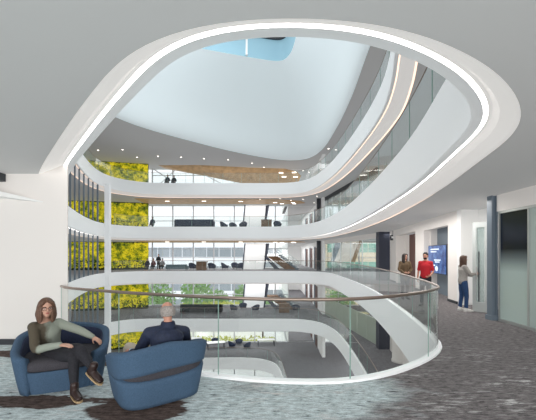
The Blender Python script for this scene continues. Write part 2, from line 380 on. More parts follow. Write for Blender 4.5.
# ------------------------------------------------------------------ glass railings
def railing(curve, z, i0, i1, step, label, gl, hr=.024, near=False, off=.07, skip=None):
    n = len(curve); c = offs(curve, off)
    idx = [(i0+j) % n for j in range(((i1-i0) % n)+1)]; pts = [c[i] for i in idx]
    root = thing('glass_railing', (pts[0].x, pts[0].y, z), label, 'railing')
    # resample by length
    acc = [0]
    for a, b in zip(pts, pts[1:]): acc.append(acc[-1]+(b-a).length)
    tot = acc[-1]
    def at(s):
        s = max(0, min(tot, s)); lo = 0
        for j in range(len(acc)-1):
            if acc[j+1] >= s: lo = j; break
        else: lo = len(acc)-2
        t = (s-acc[lo])/max(1e-9, acc[lo+1]-acc[lo]); return pts[lo].lerp(pts[lo+1], t)
    m = max(1, round(tot/step)); L_ = tot/m
    for q in range(m):
        s0, s1 = q*L_+.004, (q+1)*L_-.004; ns = max(2, int(L_/.22)); bm = B(); lo, hi = [], []
        for j in range(ns+1):
            p = at(s0+(s1-s0)*j/ns); lo.append(bm.verts.new((p.x, p.y, z+.03))); hi.append(bm.verts.new((p.x, p.y, z+1.05)))
        for j in range(ns): bm.faces.new((lo[j], lo[j+1], hi[j+1], hi[j]))
        for s in (s0, s1):
            p = at(s); w = .004 if near else .014; t = (at(s+.05)-at(s-.05)).normalized()*w; nn = Vector((t.y, -t.x, 0)).normalized()*(.004 if near else .009)
            q0 = [p-t*.5-nn, p+t*.5-nn, p+t*.5+nn, p-t*.5+nn]
            vs = [bm.verts.new((a.x, a.y, zz)) for zz in (z+.03, z+1.05) for a in q0]
            for f in ((0,1,5,4),(1,2,6,5),(2,3,7,6),(3,0,4,7)): bm.faces.new([vs[i] for i in f]).material_index = 1
        obj('glass_panel', bm, [gl, GEDGE], root, True)
    nn = max(20, int(tot/.3)); bm = B()
    tube(bm, [at(tot*j/nn)+Vector((0, 0, z+1.075)) for j in range(nn+1)], hr, 8, cap=False); obj('handrail', bm, RAILM, root, True)
    bm = B()
    for o in (-.05, .05):
        pass
    ring = []
    for j in range(nn+1):
        s = tot*j/nn; p = at(s); t = (at(s+.05)-at(s-.05)).normalized(); w = Vector((t.y, -t.x, 0))
        ring.append([bm.verts.new(p+w*o+Vector((0, 0, z+h))) for o, h in ((-.045, .002), (-.045, .036), (.055, .036), (.055, .002))])
    for a, b in zip(ring, ring[1:]):
        for k in range(3): bm.faces.new((a[k], b[k], b[k+1], a[k+1]))
    obj('base_channel', bm, FASC, root)
    return root
def nearest(curve, x, y): return min(range(len(curve)), key=lambda i: (curve[i]-Vector((x, y, 0))).length)
railing(L0, 0, 0, nearest(L0, -14.4, 30.8), 1.75, 'curved glass railing with bronze handrail right beside the two lounge chairs', GLASS, .024, True)
railing(L1, FF, nearest(L1, 2.85, 4.5), nearest(L1, -14.4, 30.9), 1.9, 'glass railing along the balcony one floor above the lounge chairs', GLASSF, .015)
railing(L2, 2*FF, nearest(L2, 3.5, 7.2), nearest(L2, -12.5, 21.5), 1.9, 'glass railing along the top balcony under the light well', GLASSF, .015)
railing(LM1, -FF, nearest(LM1, 2.9, 5.7), nearest(LM1, -14.2, 29.6), 2.2, 'glass railing of the balcony one floor below the lounge chairs', GLASS, .02)
railing(LM2, -2*FF, nearest(LM2, 1.6, 20), nearest(LM2, -13, 32.4), 2.2, 'glass railing around the lowest opening two floors down', GLASS, .02)

# ------------------------------------------------------------------ walls near the camera
bm = B(); hexa(bm, [(-14, 6.1, 0), (-3.705, 6.1, 0), (-3.705, 6.12, 0), (-3.95, 6.4, 0), (-14, 6.4, 0)], [(-14, 6.1, 3.32), (-3.705, 6.1, 3.32), (-3.705, 6.12, 3.32), (-3.95, 6.4, 3.32), (-14, 6.4, 3.32)]); struct('wall_left', bm, WALLM)
bm = B(); box(bm, -14, -3.72, 6.06, 6.1, 0, .10); struct('baseboard_left', bm, DARK)
for zz in (-FF, -2*FF, FF, 2*FF):
    bm = B(); box(bm, -14, -3.9, 6.15, 6.4, zz, zz+3.14); struct('wall_left', bm, WALLM)
# wedge ledge and dark slot on the left wall
sh = thing('wall_ledge', (-4.6, 5.8, 2.8), 'tapering white ledge projecting high on the white wall', 'ledge')
bm = B(); hexa(bm, [(-5.6, 6.09, 2.76), (-4.15, 6.09, 2.62), (-5.6, 5.45, 2.80)], [(-5.6, 6.09, 2.95), (-4.15, 6.09, 2.64), (-5.6, 5.45, 2.98)]); obj('ledge', bm, WHITE, sh)
bm = B(); box(bm, -5.9, -4.84, 5.9, 6.09, 3.0, 3.14); obj('slot_vent', bm, DARK, sh)

# right hand corridor wall (faces the opening)
def wl(t): # corridor wall line, t = y
    return 6.35+(t-11.1)*(7.8-6.35)/(21-11.1)
def rw(name, ya, yb, z0, z1, m=WALLM, th=.25, off=0, y=None):
    bm = B(); wallseg(bm, (wl(ya)+off, ya), (wl(yb)+off, yb), -th, z0, z1); return struct(name, bm, m)
HT = 3.15
rw('wall_right', 11.1, 11.85, 0, HT)
rw('wall_right', 11.85, 14.5, 2.72, HT)           # over TV recess
rw('wall_right', 14.5, 15.75, 0, HT)
rw('wall_right', 15.75, 19.6, 2.78, HT)
rw('wall_right', 19.6, 21.2, 0, HT)
rw('wall_right', 11.7, 14.6, 0, 2.9, SLATE, .15, .55)      # recess back
bm = B(); wallseg(bm, (wl(11.85)+.25, 11.75), (wl(11.85)+.7, 11.75), .1, 0, 2.8); wallseg(bm, (wl(14.5)+.25, 14.4), (wl(14.5)+.7, 14.4), .1, 0, 2.8); struct('wall_right', bm, WALLM)
rw('wall_right', 15.6, 19.8, 0, 2.9, WALLM, .15, 1.1)
bm = B(); wallseg(bm, (wl(15.75)+.25, 15.85), (wl(15.75)+1.2, 15.85), -.1, 0, 2.85); wallseg(bm, (wl(19.6)+.25, 19.55), (wl(19.6)+1.2, 19.55), .1, 0, 2.85); struct('wall_right', bm, WALLM)
bm = B(); wallseg(bm, (wl(19.35)+.5, 19.5), (wl(19.35)+1.08, 19.5), -.06, 0, 2.5); struct('wall_right', bm, WALLM)
# brown door leaf set in the recess
dr = thing('corridor_door', (wl(17)+.9, 16.6, 0), 'dark brown timber door in the corridor recess behind the woman in olive coat', 'door')
dr['kind'] = 'thing'
bm = B(); wallseg(bm, (wl(16.6)+.32, 16.6), (wl(17.9)+.32, 17.9), -.06, 0, 2.74); lf = obj('door_leaf', bm, BROWN, dr)
bm = B(); tube(bm, [(wl(17.7)+.29, 17.7, 1.0), (wl(17.7)+.29, 17.7, 1.25)], .015); obj('handle', bm, STEEL, lf)
bm = B(); wallseg(bm, (6.35, 11.1), (7.0, 11.18), -.2, 0, HT) ; struct('wall_right', bm, WHITE)
bm = B(); box(bm, 7.0, 7.2, 6.2, 11.2, 0, HT); struct('wall_right', bm, WHITE)
bm = B()
for a, b in ((11.1, 11.85), (14.5, 15.75), (19.6, 21.2)): wallseg(bm, (wl(a)-.02, a), (wl(b)-.02, b), -.02, 0, .09)
wallseg(bm, (6.33, 11.07), (7.0, 11.15), -.03, 0, .09)
struct('baseboard_right', bm, DARK)
# exit sign
es = thing('exit_sign', (wl(20.6)-.3, 20.4, 2.45), 'small black exit sign box hung beside the navy column', 'sign')
bm = B(); e0 = P(393, 237, 20.3); box(bm, e0.x-.16, e0.x+.16, 20.3, 20.36, e0.z-.2, e0.z+.13); obj('sign_box', bm, DARK, es)
bm = B(); box(bm, e0.x-.10, e0.x+.10, 20.27, 20.3, e0.z-.08, e0.z+.04); obj('sign_face', bm, WHITE, es)
bm = B(); box(bm, e0.x-.012, e0.x+.012, 20.32, 20.34, e0.z+.13, 3.15); obj('bracket', bm, DARK, es)

# TV on the recess wall
tvm = bpy.data.materials.new('screen_blue'); tvm.use_nodes = True; nt = tvm.node_tree; bs = nt.nodes['Principled BSDF']
tc = nt.nodes.new('ShaderNodeTexCoord'); nz = nt.nodes.new('ShaderNodeTexNoise'); nz.inputs['Scale'].default_value = 3.5; nz.inputs['Detail'].default_value = 5
rp = ramp(nt, [(.35, (.02, .05, .20)), (.5, (.04, .11, .33)), (.62, (.09, .20, .48)), (.78, (.25, .38, .62))])
nt.links.new(tc.outputs['Object'], nz.inputs['Vector']); nt.links.new(nz.outputs['Fac'], rp.inputs[0]); nt.links.new(rp.outputs[0], bs.inputs['Emission Color'])
bs.inputs['Emission Strength'].default_value = .75; bs.inputs['Base Color'].default_value = (.02, .03, .08, 1); bs.inputs['Roughness'].default_value = .2
tv = thing('wall_screen', (wl(13.2)+.15, 13.2, 1.6), 'large blue wall display screen in the slate recess', 'screen')
def onl(y, off): return (wl(y)+off, y)
bm = B(); wallseg(bm, onl(12.15, .20), onl(14.45, .20), -.30, .88, 2.06); obj('bezel', bm, DARK, tv)
bm = B(); wallseg(bm, onl(12.5, .17), onl(14.42, .17), -.02, .91, 2.03); obj('display', bm, tvm, tv)
WTX = mat('screen_text', (.8, .85, .9), .5, emit=(.45, .58, .85), es=.5)
bm = B()
for i, (a, b, zz) in enumerate(((13.2, 14.1, 1.86), (13.45, 14.1, 1.76), (13.0, 13.7, 1.42), (13.1, 13.6, 1.34), (13.6, 14.05, 1.2))): wallseg(bm, onl(a, .16), onl(b, .16), -.012, zz, zz+.05)
bmesh.ops.create_circle(bm, cap_ends=True, segments=20, radius=.11, matrix=Matrix.Translation((wl(13.4)+.155, 13.4, 1.1)) @ Matrix.Rotation(PI/2, 4, 'Y'))
obj('screen_text', bm, WTX, tv)

# slate column, glazed door and frosted partition
cl = thing('steel_column', (5.86, 8.45, 0), 'slate blue steel column standing at the end of the frosted partition', 'column')
bm = B(); box(bm, 5.66, 5.78, 8.38, 8.46, 0, HT); box(bm, 5.64, 5.67, 8.32, 8.50, 0, HT); box(bm, 5.77, 5.80, 8.32, 8.50, 0, HT); obj('shaft', bm, SLATE, cl)
bm = B(); box(bm, 5.62, 5.82, 8.30, 8.54, 0, .12); obj('base_plate', bm, SLATE, cl)
gd = thing('glazed_door', (6.1, 9.6, 0), 'open white framed glass door pulled by the woman in grey jumper', 'door'); gd['kind'] = 'thing'
a = Vector((6.02, 9.72)); b_ = Vector((5.93, 8.72)); a2 = Vector((6.02, 9.72)); 
DA, DB = Vector((6.03, 9.72)), Vector((6.10, 9.02))
# door leaf stands across the view: from x 473 to x 487
DA = Vector(G(473, 311, 0)[:2]); DB = Vector(((488-HX)*9.45/F, 9.45))
FRM = mat('pale_door_frame', (.62, .66, .65), .4)
def seg(bm, t0, t1, z0, z1, th=-.05, off=0):
    p, q = DA.lerp(DB, t0), DA.lerp(DB, t1); wallseg(bm, p, q, th, z0, z1)
bm = B(); seg(bm, 0, .26, 0, 2.6); seg(bm, .82, 1, 0, 2.6); seg(bm, .26, .82, 0, .28); seg(bm, .26, .82, 2.45, 2.6); obj('door_frame', bm, FRM, gd)
bm = B(); wallseg(bm, DA.lerp(DB, .26)+Vector((0, .03)), DA.lerp(DB, .82)+Vector((0, .03)), -.01, .28, 2.45); obj('glass_pane', bm, glass('door_glass', (.8, .86, .85), .8, .25, (.5, .58, .57)), gd)
h = DA.lerp(DB, .12); bm = B(); tube(bm, [(h.x, h.y-.09, .95), (h.x, h.y-.09, 1.3)], .018); tube(bm, [(h.x, h.y, 1.0), (h.x, h.y-.09, 1.0)], .012); tube(bm, [(h.x, h.y, 1.25), (h.x, h.y-.09, 1.25)], .012); obj('handle', bm, STEEL, gd)
bm = B(); wallseg(bm, DA.lerp(DB, .27)+Vector((0, -.07)), DA.lerp(DB, .34)+Vector((0, -.07)), -.03, .3, 1.75); obj('pull_bar', bm, DARK, gd)

# frosted partition along x = 5.75
fm = bpy.data.materials.new('graded_frosted_glass'); fm.use_nodes = True; nt = fm.node_tree; bs = nt.nodes['Principled BSDF']; L = nt.links.new
tc = nt.nodes.new('ShaderNodeTexCoord'); sp = nt.nodes.new('ShaderNodeSeparateXYZ'); L(tc.outputs['Object'], sp.inputs[0])
rp = ramp(nt, [(0, (.55, .66, .62)), (.46, (.50, .61, .58)), (.58, (.16, .20, .22)), (.66, (.012, .018, .035)), (1, (.02, .028, .04))])
mr = nt.nodes.new('ShaderNodeMapRange'); mr.inputs[1].default_value = 0; mr.inputs[2].default_value = 2.72; L(sp.outputs['Z'], mr.inputs[0]); L(mr.outputs[0], rp.inputs[0])
L(rp.outputs[0], bs.inputs['Base Color']); bs.inputs['Roughness'].default_value = .12; bs.inputs['Specular IOR Level'].default_value = .25
fm2 = mat('pale_frosted_glass', (.50, .59, .56), .25)
gp = thing('glass_partition', (5.75, 6.5, 0), 'frosted glass office partition with a clear dark upper pane beside the slate column', 'partition')
bm = B(); box(bm, 5.78, 5.80, 7.32, 8.22, .07, 2.68); obj('glass_pane', bm, fm, gp)
bm = B(); box(bm, 5.78, 5.80, 5.8, 7.30, .07, 2.68); obj('glass_pane', bm, fm2, gp)
bm = B(); box(bm, 5.78, 5.80, 4.0, 5.78, .07, 2.68); obj('glass_pane', bm, fm, gp)
bm = B(); box(bm, 5.75, 5.83, -3, 8.24, 0, .07); box(bm, 5.75, 5.83, -3, 8.24, 2.68, 2.74); box(bm, 5.765, 5.83, 8.21, 8.26, 0, 2.7)
box(bm, 5.76, 5.82, 7.29, 7.33, 0, 2.7); box(bm, 5.76, 5.82, 5.77, 5.81, 0, 2.7); obj('frame', bm, mat('alu', (.5, .52, .51), .35, .5), gp)
bm = B(); box(bm, 5.74, 5.95, -6, 8.28, 2.74, HT); struct('wall_right', bm, WALLM)
bm = B(); box(bm, 5.78, 5.95, -6, 4.0, 0, 2.74); struct('wall_right', bm, WALLM)
bm = B(); box(bm, 6.04, 7.1, 8.3, 8.45, 0, HT); struct('wall_right', bm, WALLM)

# ------------------------------------------------------------------ navy columns, partition line further back (all floors)
for zz, nm in ((0, 'tall navy column where the corridor wall ends on the lounge chair floor'), (-FF, 'navy column one floor below the lounge chairs beside the frosted wall')):
    bm = B(); c0 = G(384.5, HY+1.5, .01) if False else Vector((7.58, 21.4, 0)); box(bm, 7.16, 8.02, 21.3, 21.9, zz, zz+HT); 
    tag(obj('navy_column', bm, NAVYC, None, bevel=.02), nm, 'column')
PA, PB = (7.35, 22.4), (5.85, 34)
for zz in (0, -FF, FF):
    bm = B(); wallseg(bm, PA, PB, -.2, zz+2.78, zz+HT); struct('wall_right', bm, WALLM if zz <= 0 else DARK)
for zz, lab in ((0, 'clear glazed partition across the atrium behind the curved railing'), (FF, 'glazed partition along the balcony one floor up')):
    g = thing('glass_partition', (*PA, zz), lab, 'partition')
    for i in range(5):
        p, q = Vector(PA).lerp(Vector(PB), i/5), Vector(PA).lerp(Vector(PB), (i+1)/5)
        bm = B(); wallseg(bm, p, q, -.02, zz, zz+2.78); obj('glass_pane', bm, GLASSF, g)
        bm = B(); wallseg(bm, q, q+(q-p).normalized()*.06, -.06, zz, zz+2.78); obj('mullion', bm, WHITE, g)
g = thing('frosted_partition', (*PA, -FF), 'pale green frosted glass partition one floor below the lounge chairs', 'partition')
for i in range(7):
    p, q = Vector(PA).lerp(Vector(PB), i/7), Vector(PA).lerp(Vector(PB), (i+1)/7-.006)
    bm = B(); wallseg(bm, p, q, -.03, -FF, -FF+1.75); obj('frosted_panel', bm, FROST, g)
    bm = B(); wallseg(bm, p, q, -.02, -FF+1.77, -FF+2.78); obj('clear_panel', bm, GLASS, g)
# corridor wall, other floors (right side)
for zz in (-FF, FF, 2*FF, -2*FF):
    bm = B(); wallseg(bm, (6.0, 5), (wl(21.2), 21.2), -.25, zz, zz+HT); struct('wall_right', bm, WALLM)
# pier at the end of the partition
for zz in (-2*FF, -FF, 0, FF, 2*FF):
    bm = B(); box(bm, 5.6, 5.9, 34, 36.0, zz, zz+HT); struct('wall_back', bm, WHITE)
for zz, lab in ((0, 'slim dark column at the far corner across the atrium'), (FF, 'slim dark column on the far corner of the floor above')):
    bm = B(); box(bm, 5.15, 5.55, 34.6, 35.0, zz, zz+HT); tag(obj('dark_column', bm, DARK, None, bevel=.02), lab, 'column')
bm = B(); lathe(bm, (7.55, 18.9, -FF), [(.46, 0), (.46, .12), (.42, .14), (.42, HT)], 24); tag(obj('white_column', bm, WALLM, None, True), 'round white column one floor below, seen under the sweeping balcony', 'column')
bm = B(); box(bm, -13.98, -13.55, 28.2, 28.5, -3*FF, 2*FF-1.15); tag(obj('white_pillar', bm, FASC), 'tall square white pillar beside the dark fins', 'column')

# vertical fin screens on the far side of the white wall
cfin = offs(L2, .12)
i0, i1 = nearest(cfin, -10.0, 15.5), nearest(cfin, -14.7, 28.6)
fp = cfin[min(i0, i1):max(i0, i1)+1]
if fp[0].y > fp[-1].y: fp = fp[::-1]
acc = [0]
for a, b in zip(fp, fp[1:]): acc.append(acc[-1]+(b-a).length)
def fat(s):
    for j in range(len(acc)-1):
        if acc[j+1] >= s: return fp[j].lerp(fp[j+1], (s-acc[j])/(acc[j+1]-acc[j]))
    return fp[-1]
FS = []
for i in range(8):     # spacing of the fins opens up where the edge turns away
    tgt = (70.2+i*4.55-HX)/F
    FS.append(min((acc[-1]*j/400 for j in range(401)), key=lambda s: abs(fat(s).x/fat(s).y-tgt)))
for zb, zt, lab in ((FF, 2*FF-1.15, 'dark vertical fin screen in the upper bay beside the white pillar'), (0, FF-1.15, 'dark vertical fin screen in the bay level with the lounge chairs'), (-FF, -1.15, 'dark vertical fin screen seen through the railing near the seated woman')):
    g = thing('fin_screen', (fat(0).x, fat(0).y, zb), lab, 'screen')
    N = 8
    for i in range(N):
        s = FS[i]; p = fat(s); t = (fat(min(acc[-1], s+.2))-fat(max(0, s-.2))).normalized(); nn = Vector((t.y, -t.x, 0))
        bm = B(); q = [p-t*.05-nn*.05, p+t*.05-nn*.05, p+t*.05+nn*.05, p-t*.05+nn*.05]
        hexa(bm, [(a.x, a.y, zb) for a in q], [(a.x, a.y, zt) for a in q]); obj('fin', bm, SLATE, g)

# ------------------------------------------------------------------ living walls
LEAF = bpy.data.materials.new('living_leaves'); LEAF.use_nodes = True; nt = LEAF.node_tree; bs = nt.nodes['Principled BSDF']
tc = nt.nodes.new('ShaderNodeTexCoord'); nz = nt.nodes.new('ShaderNodeTexNoise'); nz.inputs['Scale'].default_value = 1.6; nz.inputs['Detail'].default_value = 8; nz.inputs['Roughness'].default_value = .75
rp = ramp(nt, [(.36, (.04, .08, .015)), (.45, (.22, .28, .02)), (.52, (.65, .58, .02)), (.64, (.95, .82, .06))])
nt.links.new(tc.outputs['Object'], nz.inputs['Vector']); nt.links.new(nz.outputs['Fac'], rp.inputs[0]); nt.links.new(rp.outputs[0], bs.inputs['Base Color']); nt.links.new(rp.outputs[0], bs.inputs['Emission Color']); bs.inputs['Emission Strength'].default_value = .35  # leaves glow in their own colour to make up for weak light
bs.inputs['Roughness'].default_value = .8
SOIL = mat('planter_dark_green', (.03, .05, .012), .9)
ga, gb = Vector((-24, 35.2, 0)), Vector((-13.65, 37.6, 0))
nn_ = (gb-ga).normalized(); gn = Vector((nn_.y, -nn_.x, 0))
for zz, hh, lab in ((2*FF, 3.1, 'yellow green living wall on the top floor beneath the timber ceiling'), (FF, 3.1, 'yellow green living wall one floor above the lounge chairs'), (0, 3.1, 'yellow green living wall level with the lounge chairs behind the white pillar'), (-FF, 3.1, 'yellow living wall one floor down seen through the near railing'), (-2*FF, 3.1, 'living wall two floors down beside the white pillar')):
    g = thing('living_wall', (-18, 36.5, zz), lab, 'plant wall')
    bm = B(); wallseg(bm, ga, gb, .35, zz, zz+HT-.03); obj('planter_panel', bm, SOIL, g)
    bm = B()
    for i in range(6500):
        p = ga.lerp(gb, random.random())+gn*random.uniform(.02, .28); s = random.uniform(.07, .17); hz = random.random(); hz = random.random() if hz < .3 and random.random() < .75 else hz; c = Vector((p.x, p.y, zz+.25+hz*(hh-.35)))
        u = Vector((random.uniform(-1, 1), random.uniform(-.5, .5), random.uniform(-1, 1))).normalized(); w = u.cross(Vector((random.uniform(-.5, .5), -1, random.uniform(-.2, .8)))).normalized()
        bm.faces.new([bm.verts.new(c+u*s), bm.verts.new(c+w*s*.5), bm.verts.new(c-u*s), bm.verts.new(c-w*s*.5)])
    o = obj('foliage', bm, LEAF, g); o['kind'] = 'stuff'
# back wall behind the living wall / left end
for k in (-2, -1, 0, 1, 2):
    bm = B(); box(bm, -26, -24.2, 20, 40, k*FF, k*FF+HT); struct('wall_left', bm, WHITE)

# ------------------------------------------------------------------ window facades
FRW = mat('mullion_white', (.72, .73, .75), .4)
wi = 0
for k in (-3, -2, -1, 0, 1, 2):
    z0 = k*FF
    for (xa, xb, yy) in ((-14, 2.4, 40), (6.0, 16.5, 39.8)):
        if k == -3 and xa > 0: continue
        wi += 1
        bm = B(); box(bm, xa, xb, yy-.02, yy+.02, z0, z0+HT); struct('window_%d' % wi, bm, WGL)
        bm = B(); x = xa
        while x <= xb+.01:
            box(bm, x-.06, x+.06, yy-.12, yy+.05, z0, z0+HT); x += 2.48
        box(bm, xa, xb, yy-.1, yy+.05, z0+1.28, z0+1.36); box(bm, xa, xb, yy-.12, yy+.05, z0, z0+.1)
        if k in (0, 2): box(bm, xa, xb, yy-.1, yy+.05, z0+2.35, z0+2.42)
        struct('window_%d' % (wi+20), bm, FRW)
    bm = B(); box(bm, -26, 16.5, 40.1, 40.4, z0-1.3, z0); struct('wall_back', bm, WHITE)
bm = B(); box(bm, -26, 16.5, 40.1, 40.4, 3*FF-1.3, 3*FF+.2); struct('wall_back', bm, WHITE)
# diagonal bracing on the top floor glazing
dbm = thing('window_bracing', (-12, 39.6, 2*FF), 'thin diagonal steel bracing across the top floor windows', 'bracing')
bm = B(); tube(bm, [(-13.8, 39.7, 2*FF+3.1), (-9, 39.7, 2*FF)], .05, 6); tube(bm, [(-13.8, 39.7, 2*FF+.6), (-11, 39.7, 2*FF+3.1)], .04, 6); tube(bm, [(-9, 39.7, 2*FF+3.1), (-3, 39.7, 2*FF)], .05, 6); obj('brace', bm, FRW, dbm)

# corridor beyond the facade line (far right-centre)
for k in (-3, -2, -1, 0, 1, 2):
    z0 = k*FF
    bm = B(); box(bm, 5.65, 5.9, 36, 58, z0, z0+HT); struct('wall_right', bm, WHITE)
    bm = B(); box(bm, 2.4, 5.9, 58, 58.2, z0, z0+HT); struct('wall_back', bm, WHITE)
    bm = B(); box(bm, 2.4, 2.5, 40, 58, z0, z0+HT); struct('wall_left', bm, WHITE)
    names = {0: 'on the lounge chair floor', -1: 'one floor below', 1: 'one floor above', -2: 'two floors below'}
    if k in names:
        for j, y in enumerate((37.6, 42, 47)):
            d = thing('corridor_door', (5.6, y, z0), '%s brown timber door in the far corridor %s' % (('first', 'second', 'third')[j], names[k]), 'door'); d['kind'] = 'thing'
            bm = B(); box(bm, 5.58, 5.64, y, y+1.5, z0, z0+2.5); lf = obj('door_leaf', bm, BROWN, d)
            bm = B(); box(bm, 5.52, 5.58, y+.1, y+.14, z0+1.0, z0+1.3); obj('handle', bm, STEEL, lf)
            bm = B(); box(bm, 5.55, 5.64, y+1.9, y+2.3, z0, z0+2.6); box(bm, 5.55, 5.64, y+1.5, y+2.3, z0+2.5, z0+2.6); obj('side_panel', bm, SLATE, d)

# leaning white pylons in front of the windows, one per floor
for k, nm in ((1, 'one floor above the lounge chairs'), (0, 'on the lounge chair floor'), (-1, 'one floor below the lounge chairs')):
    z0 = k*FF; xt, xb = -2.6, -2.88
    g = thing('leaning_pylon', (-1.8, 38.5, z0), 'leaning white pylon with dark edges by the windows %s' % nm, 'pylon')
    bm = B(); hexa(bm, [(xb, 38.3, z0), (xb+2.35, 38.3, z0), (xb+2.35, 38.9, z0), (xb, 38.9, z0)], [(xt, 38.3, z0+HT-.16), (xt+2.35, 38.3, z0+HT-.16), (xt+2.35, 38.9, z0+HT-.16), (xt, 38.9, z0+HT-.16)]); obj('panel', bm, FASC, g)
    for e in (0, 2.35):
        w = .16 if e else -.14
        bm = B(); hexa(bm, [(xb+e, 38.25, z0), (xb+e+w, 38.25, z0), (xb+e+w, 38.9, z0), (xb+e, 38.9, z0)], [(xt+e+(.25 if e else 0), 38.25, z0+HT-.16), (xt+e+w+(.25 if e else 0), 38.25, z0+HT-.16), (xt+e+w, 38.9, z0+HT-.16), (xt+e, 38.9, z0+HT-.16)]); obj('edge_trim', bm, NAVYC, g)

# timber ceiling rafts
bm = B()
pts = [P(95, 158, 36.5), P(140, 161, 37.6), P(200, 165.5, 38.2), P(250, 168, 38.6), P(285, 169, 38.8), P(297, 172, 38.8), P(301, 176, 38.8), P(299, 181, 38.8), P(292, 187, 38.8)]
lowr = [P(98, 159.5, 39.6), P(150, 166, 39.8), P(200, 175, 39.8), P(245, 184, 39.8), P(270, 187, 39.8), P(280, 187.5, 39.8), P(286, 188, 39.5), P(290, 188, 39.3), P(292, 189, 39)]
def ribbon(a, b, up):
    bm = B(); A_ = [bm.verts.new(p) for p in a]; C_ = [bm.verts.new(p) for p in b]; D_ = [bm.verts.new(p+Vector((0, 0, up))) for p in a]; E_ = [bm.verts.new(p+Vector((0, 0, up))) for p in b]
    for i in range(len(a)-1):
        bm.faces.new((A_[i], A_[i+1], C_[i+1], C_[i])); bm.faces.new((D_[i], E_[i], E_[i+1], D_[i+1])); bm.faces.new((A_[i], D_[i], D_[i+1], A_[i+1])); bm.faces.new((C_[i], C_[i+1], E_[i+1], E_[i]))
    return bm
g = thing('timber_ceiling_raft', (-5, 38.5, ZR-.3), 'long curved walnut ceiling raft under the top floor ceiling', 'ceiling raft')
obj('raft', ribbon(pts, lowr, .05), WOODC, g)
for (x, y) in ((281, 173), (284, 177), (294, 172.5), (295.5, 177)):
    p = P(x, y, 38.6); bm = B(); box(bm, p.x-.25, p.x+.25, p.y-.1, p.y-.04, p.z-.05, p.z+.05); obj('light_bar', bm, DOWN, g)
for z0, lab in ((2*FF, 'curved walnut ceiling raft one floor above the lounge chairs'), (FF, 'walnut ceiling raft on the lounge chair floor far side')):
    g = thing('timber_ceiling_raft', (-5, 37, z0-1.5), lab, 'ceiling raft')
    zc = z0-1.36
    bm = B(); outl = [(-14, 34.6), (-6, 34.9), (1, 35.2), (3.6, 36.2), (4.2, 37.5), (3.4, 38.1), (1.5, 38.2), (-14, 38.2)]
    cc = [Vector((x, y, zc)) for x, y in outl]; hexa(bm, [tuple(p) for p in cc], [(p.x, p.y, zc+.05) for p in cc]); obj('raft', bm, WOODC, g)
    for x, y in ((-11, 36), (-7, 36), (-3, 36.2), (.8, 37), (1.6, 37.8), (2.8, 37), (3, 37.8)):
        bm = B(); box(bm, x-.22, x+.22, y, y+.07, zc-.03, zc-.001); obj('light_bar', bm, DOWN, g)

# recessed downlights
def downlight(p, label, group):
    bm = B(); lathe(bm, p, [(.09, 0), (.09, -.025), (.06, -.03), (.0601, -.02)], 12)
    g = thing('downlight', p, label, 'downlight', group); obj('trim_ring', bm, WHITE, g)
    bm = B(); bmesh.ops.create_circle(bm, cap_ends=True, segments=12, radius=.085, matrix=Matrix.Translation(Vector(p)+Vector((0, 0, -.031)))); obj('lens', bm, DOWN, g)
for x, y in ((98, 150), (122.5, 149.5), (137, 157), (158, 156), (181, 157), (204, 158.5), (228, 159.5), (252, 163), (264, 167)):
    p = G(x, y, ZR); downlight((p.x, p.y, ZR-.001), 'small round downlight in the top floor ceiling beside the timber raft', 'downlights in the top floor ceiling')
for x, y in ((328.5, 148.5), (336, 149.5), (303, 170.5), (309, 172)):
    p = G(x, y, ZR); downlight((p.x, p.y, ZR-.001), 'small round downlight in the ceiling above the top balcony corner', 'downlights above the top balcony corner')
for x, y in ((260, 199), (280, 198.5), (291, 200), (303, 199), (317, 196), (314, 202.5)):
    p = G(x, y, 2*FF-1.3); downlight((p.x, p.y, 2*FF-1.301), 'small round downlight in the ceiling over the balcony one floor up', 'downlights over the balcony one floor up')

# ------------------------------------------------------------------ stair with walnut flanks at far right-centre
for k, nm in ((0, 'across the atrium on the lounge chair floor'), (-1, 'one floor below')):
    z0 = k*FF
    g = thing('staircase', (1.2, 37, z0), 'walnut sided staircase with glass guard %s' % nm, 'staircase')
    yf = 36.6
    bm = B(); q = [(-.1, yf, z0+1.5), (1.1, yf, z0+1.5), (3.1, yf, z0+.05), (1.9, yf, z0+.05)]; hexa(bm, q, [(x, yf+1.5, z) for x, y, z in q]); obj('flank', bm, WOOD, g)
    bm = B()
    for i in range(9):
        xx = 3.1-2.0*(i/9); zz = z0+1.7*i/9; box(bm, xx-.1, xx+.3, yf+.08, yf+1.4, zz, zz+.2)
    obj('steps', bm, SLATE, g)
    bm = B(); q = [(-.45, yf, z0+1.5), (-.1, yf, z0+1.5), (1.3, yf, z0+.1), (.7, yf, z0+.1)]; hexa(bm, q, [(x, yf+.1, z) for x, y, z in q]); obj('dark_flank', bm, NAVYC, g)
    bm = B(); bm.faces.new([bm.verts.new(p) for p in ((1.1, yf-.02, z0+1.8), (3.3, yf-.02, z0), (3.5, yf-.02, z0+.9), (1.2, yf-.02, z0+2.7))]); obj('glass_guard', bm, GLASSF, g)

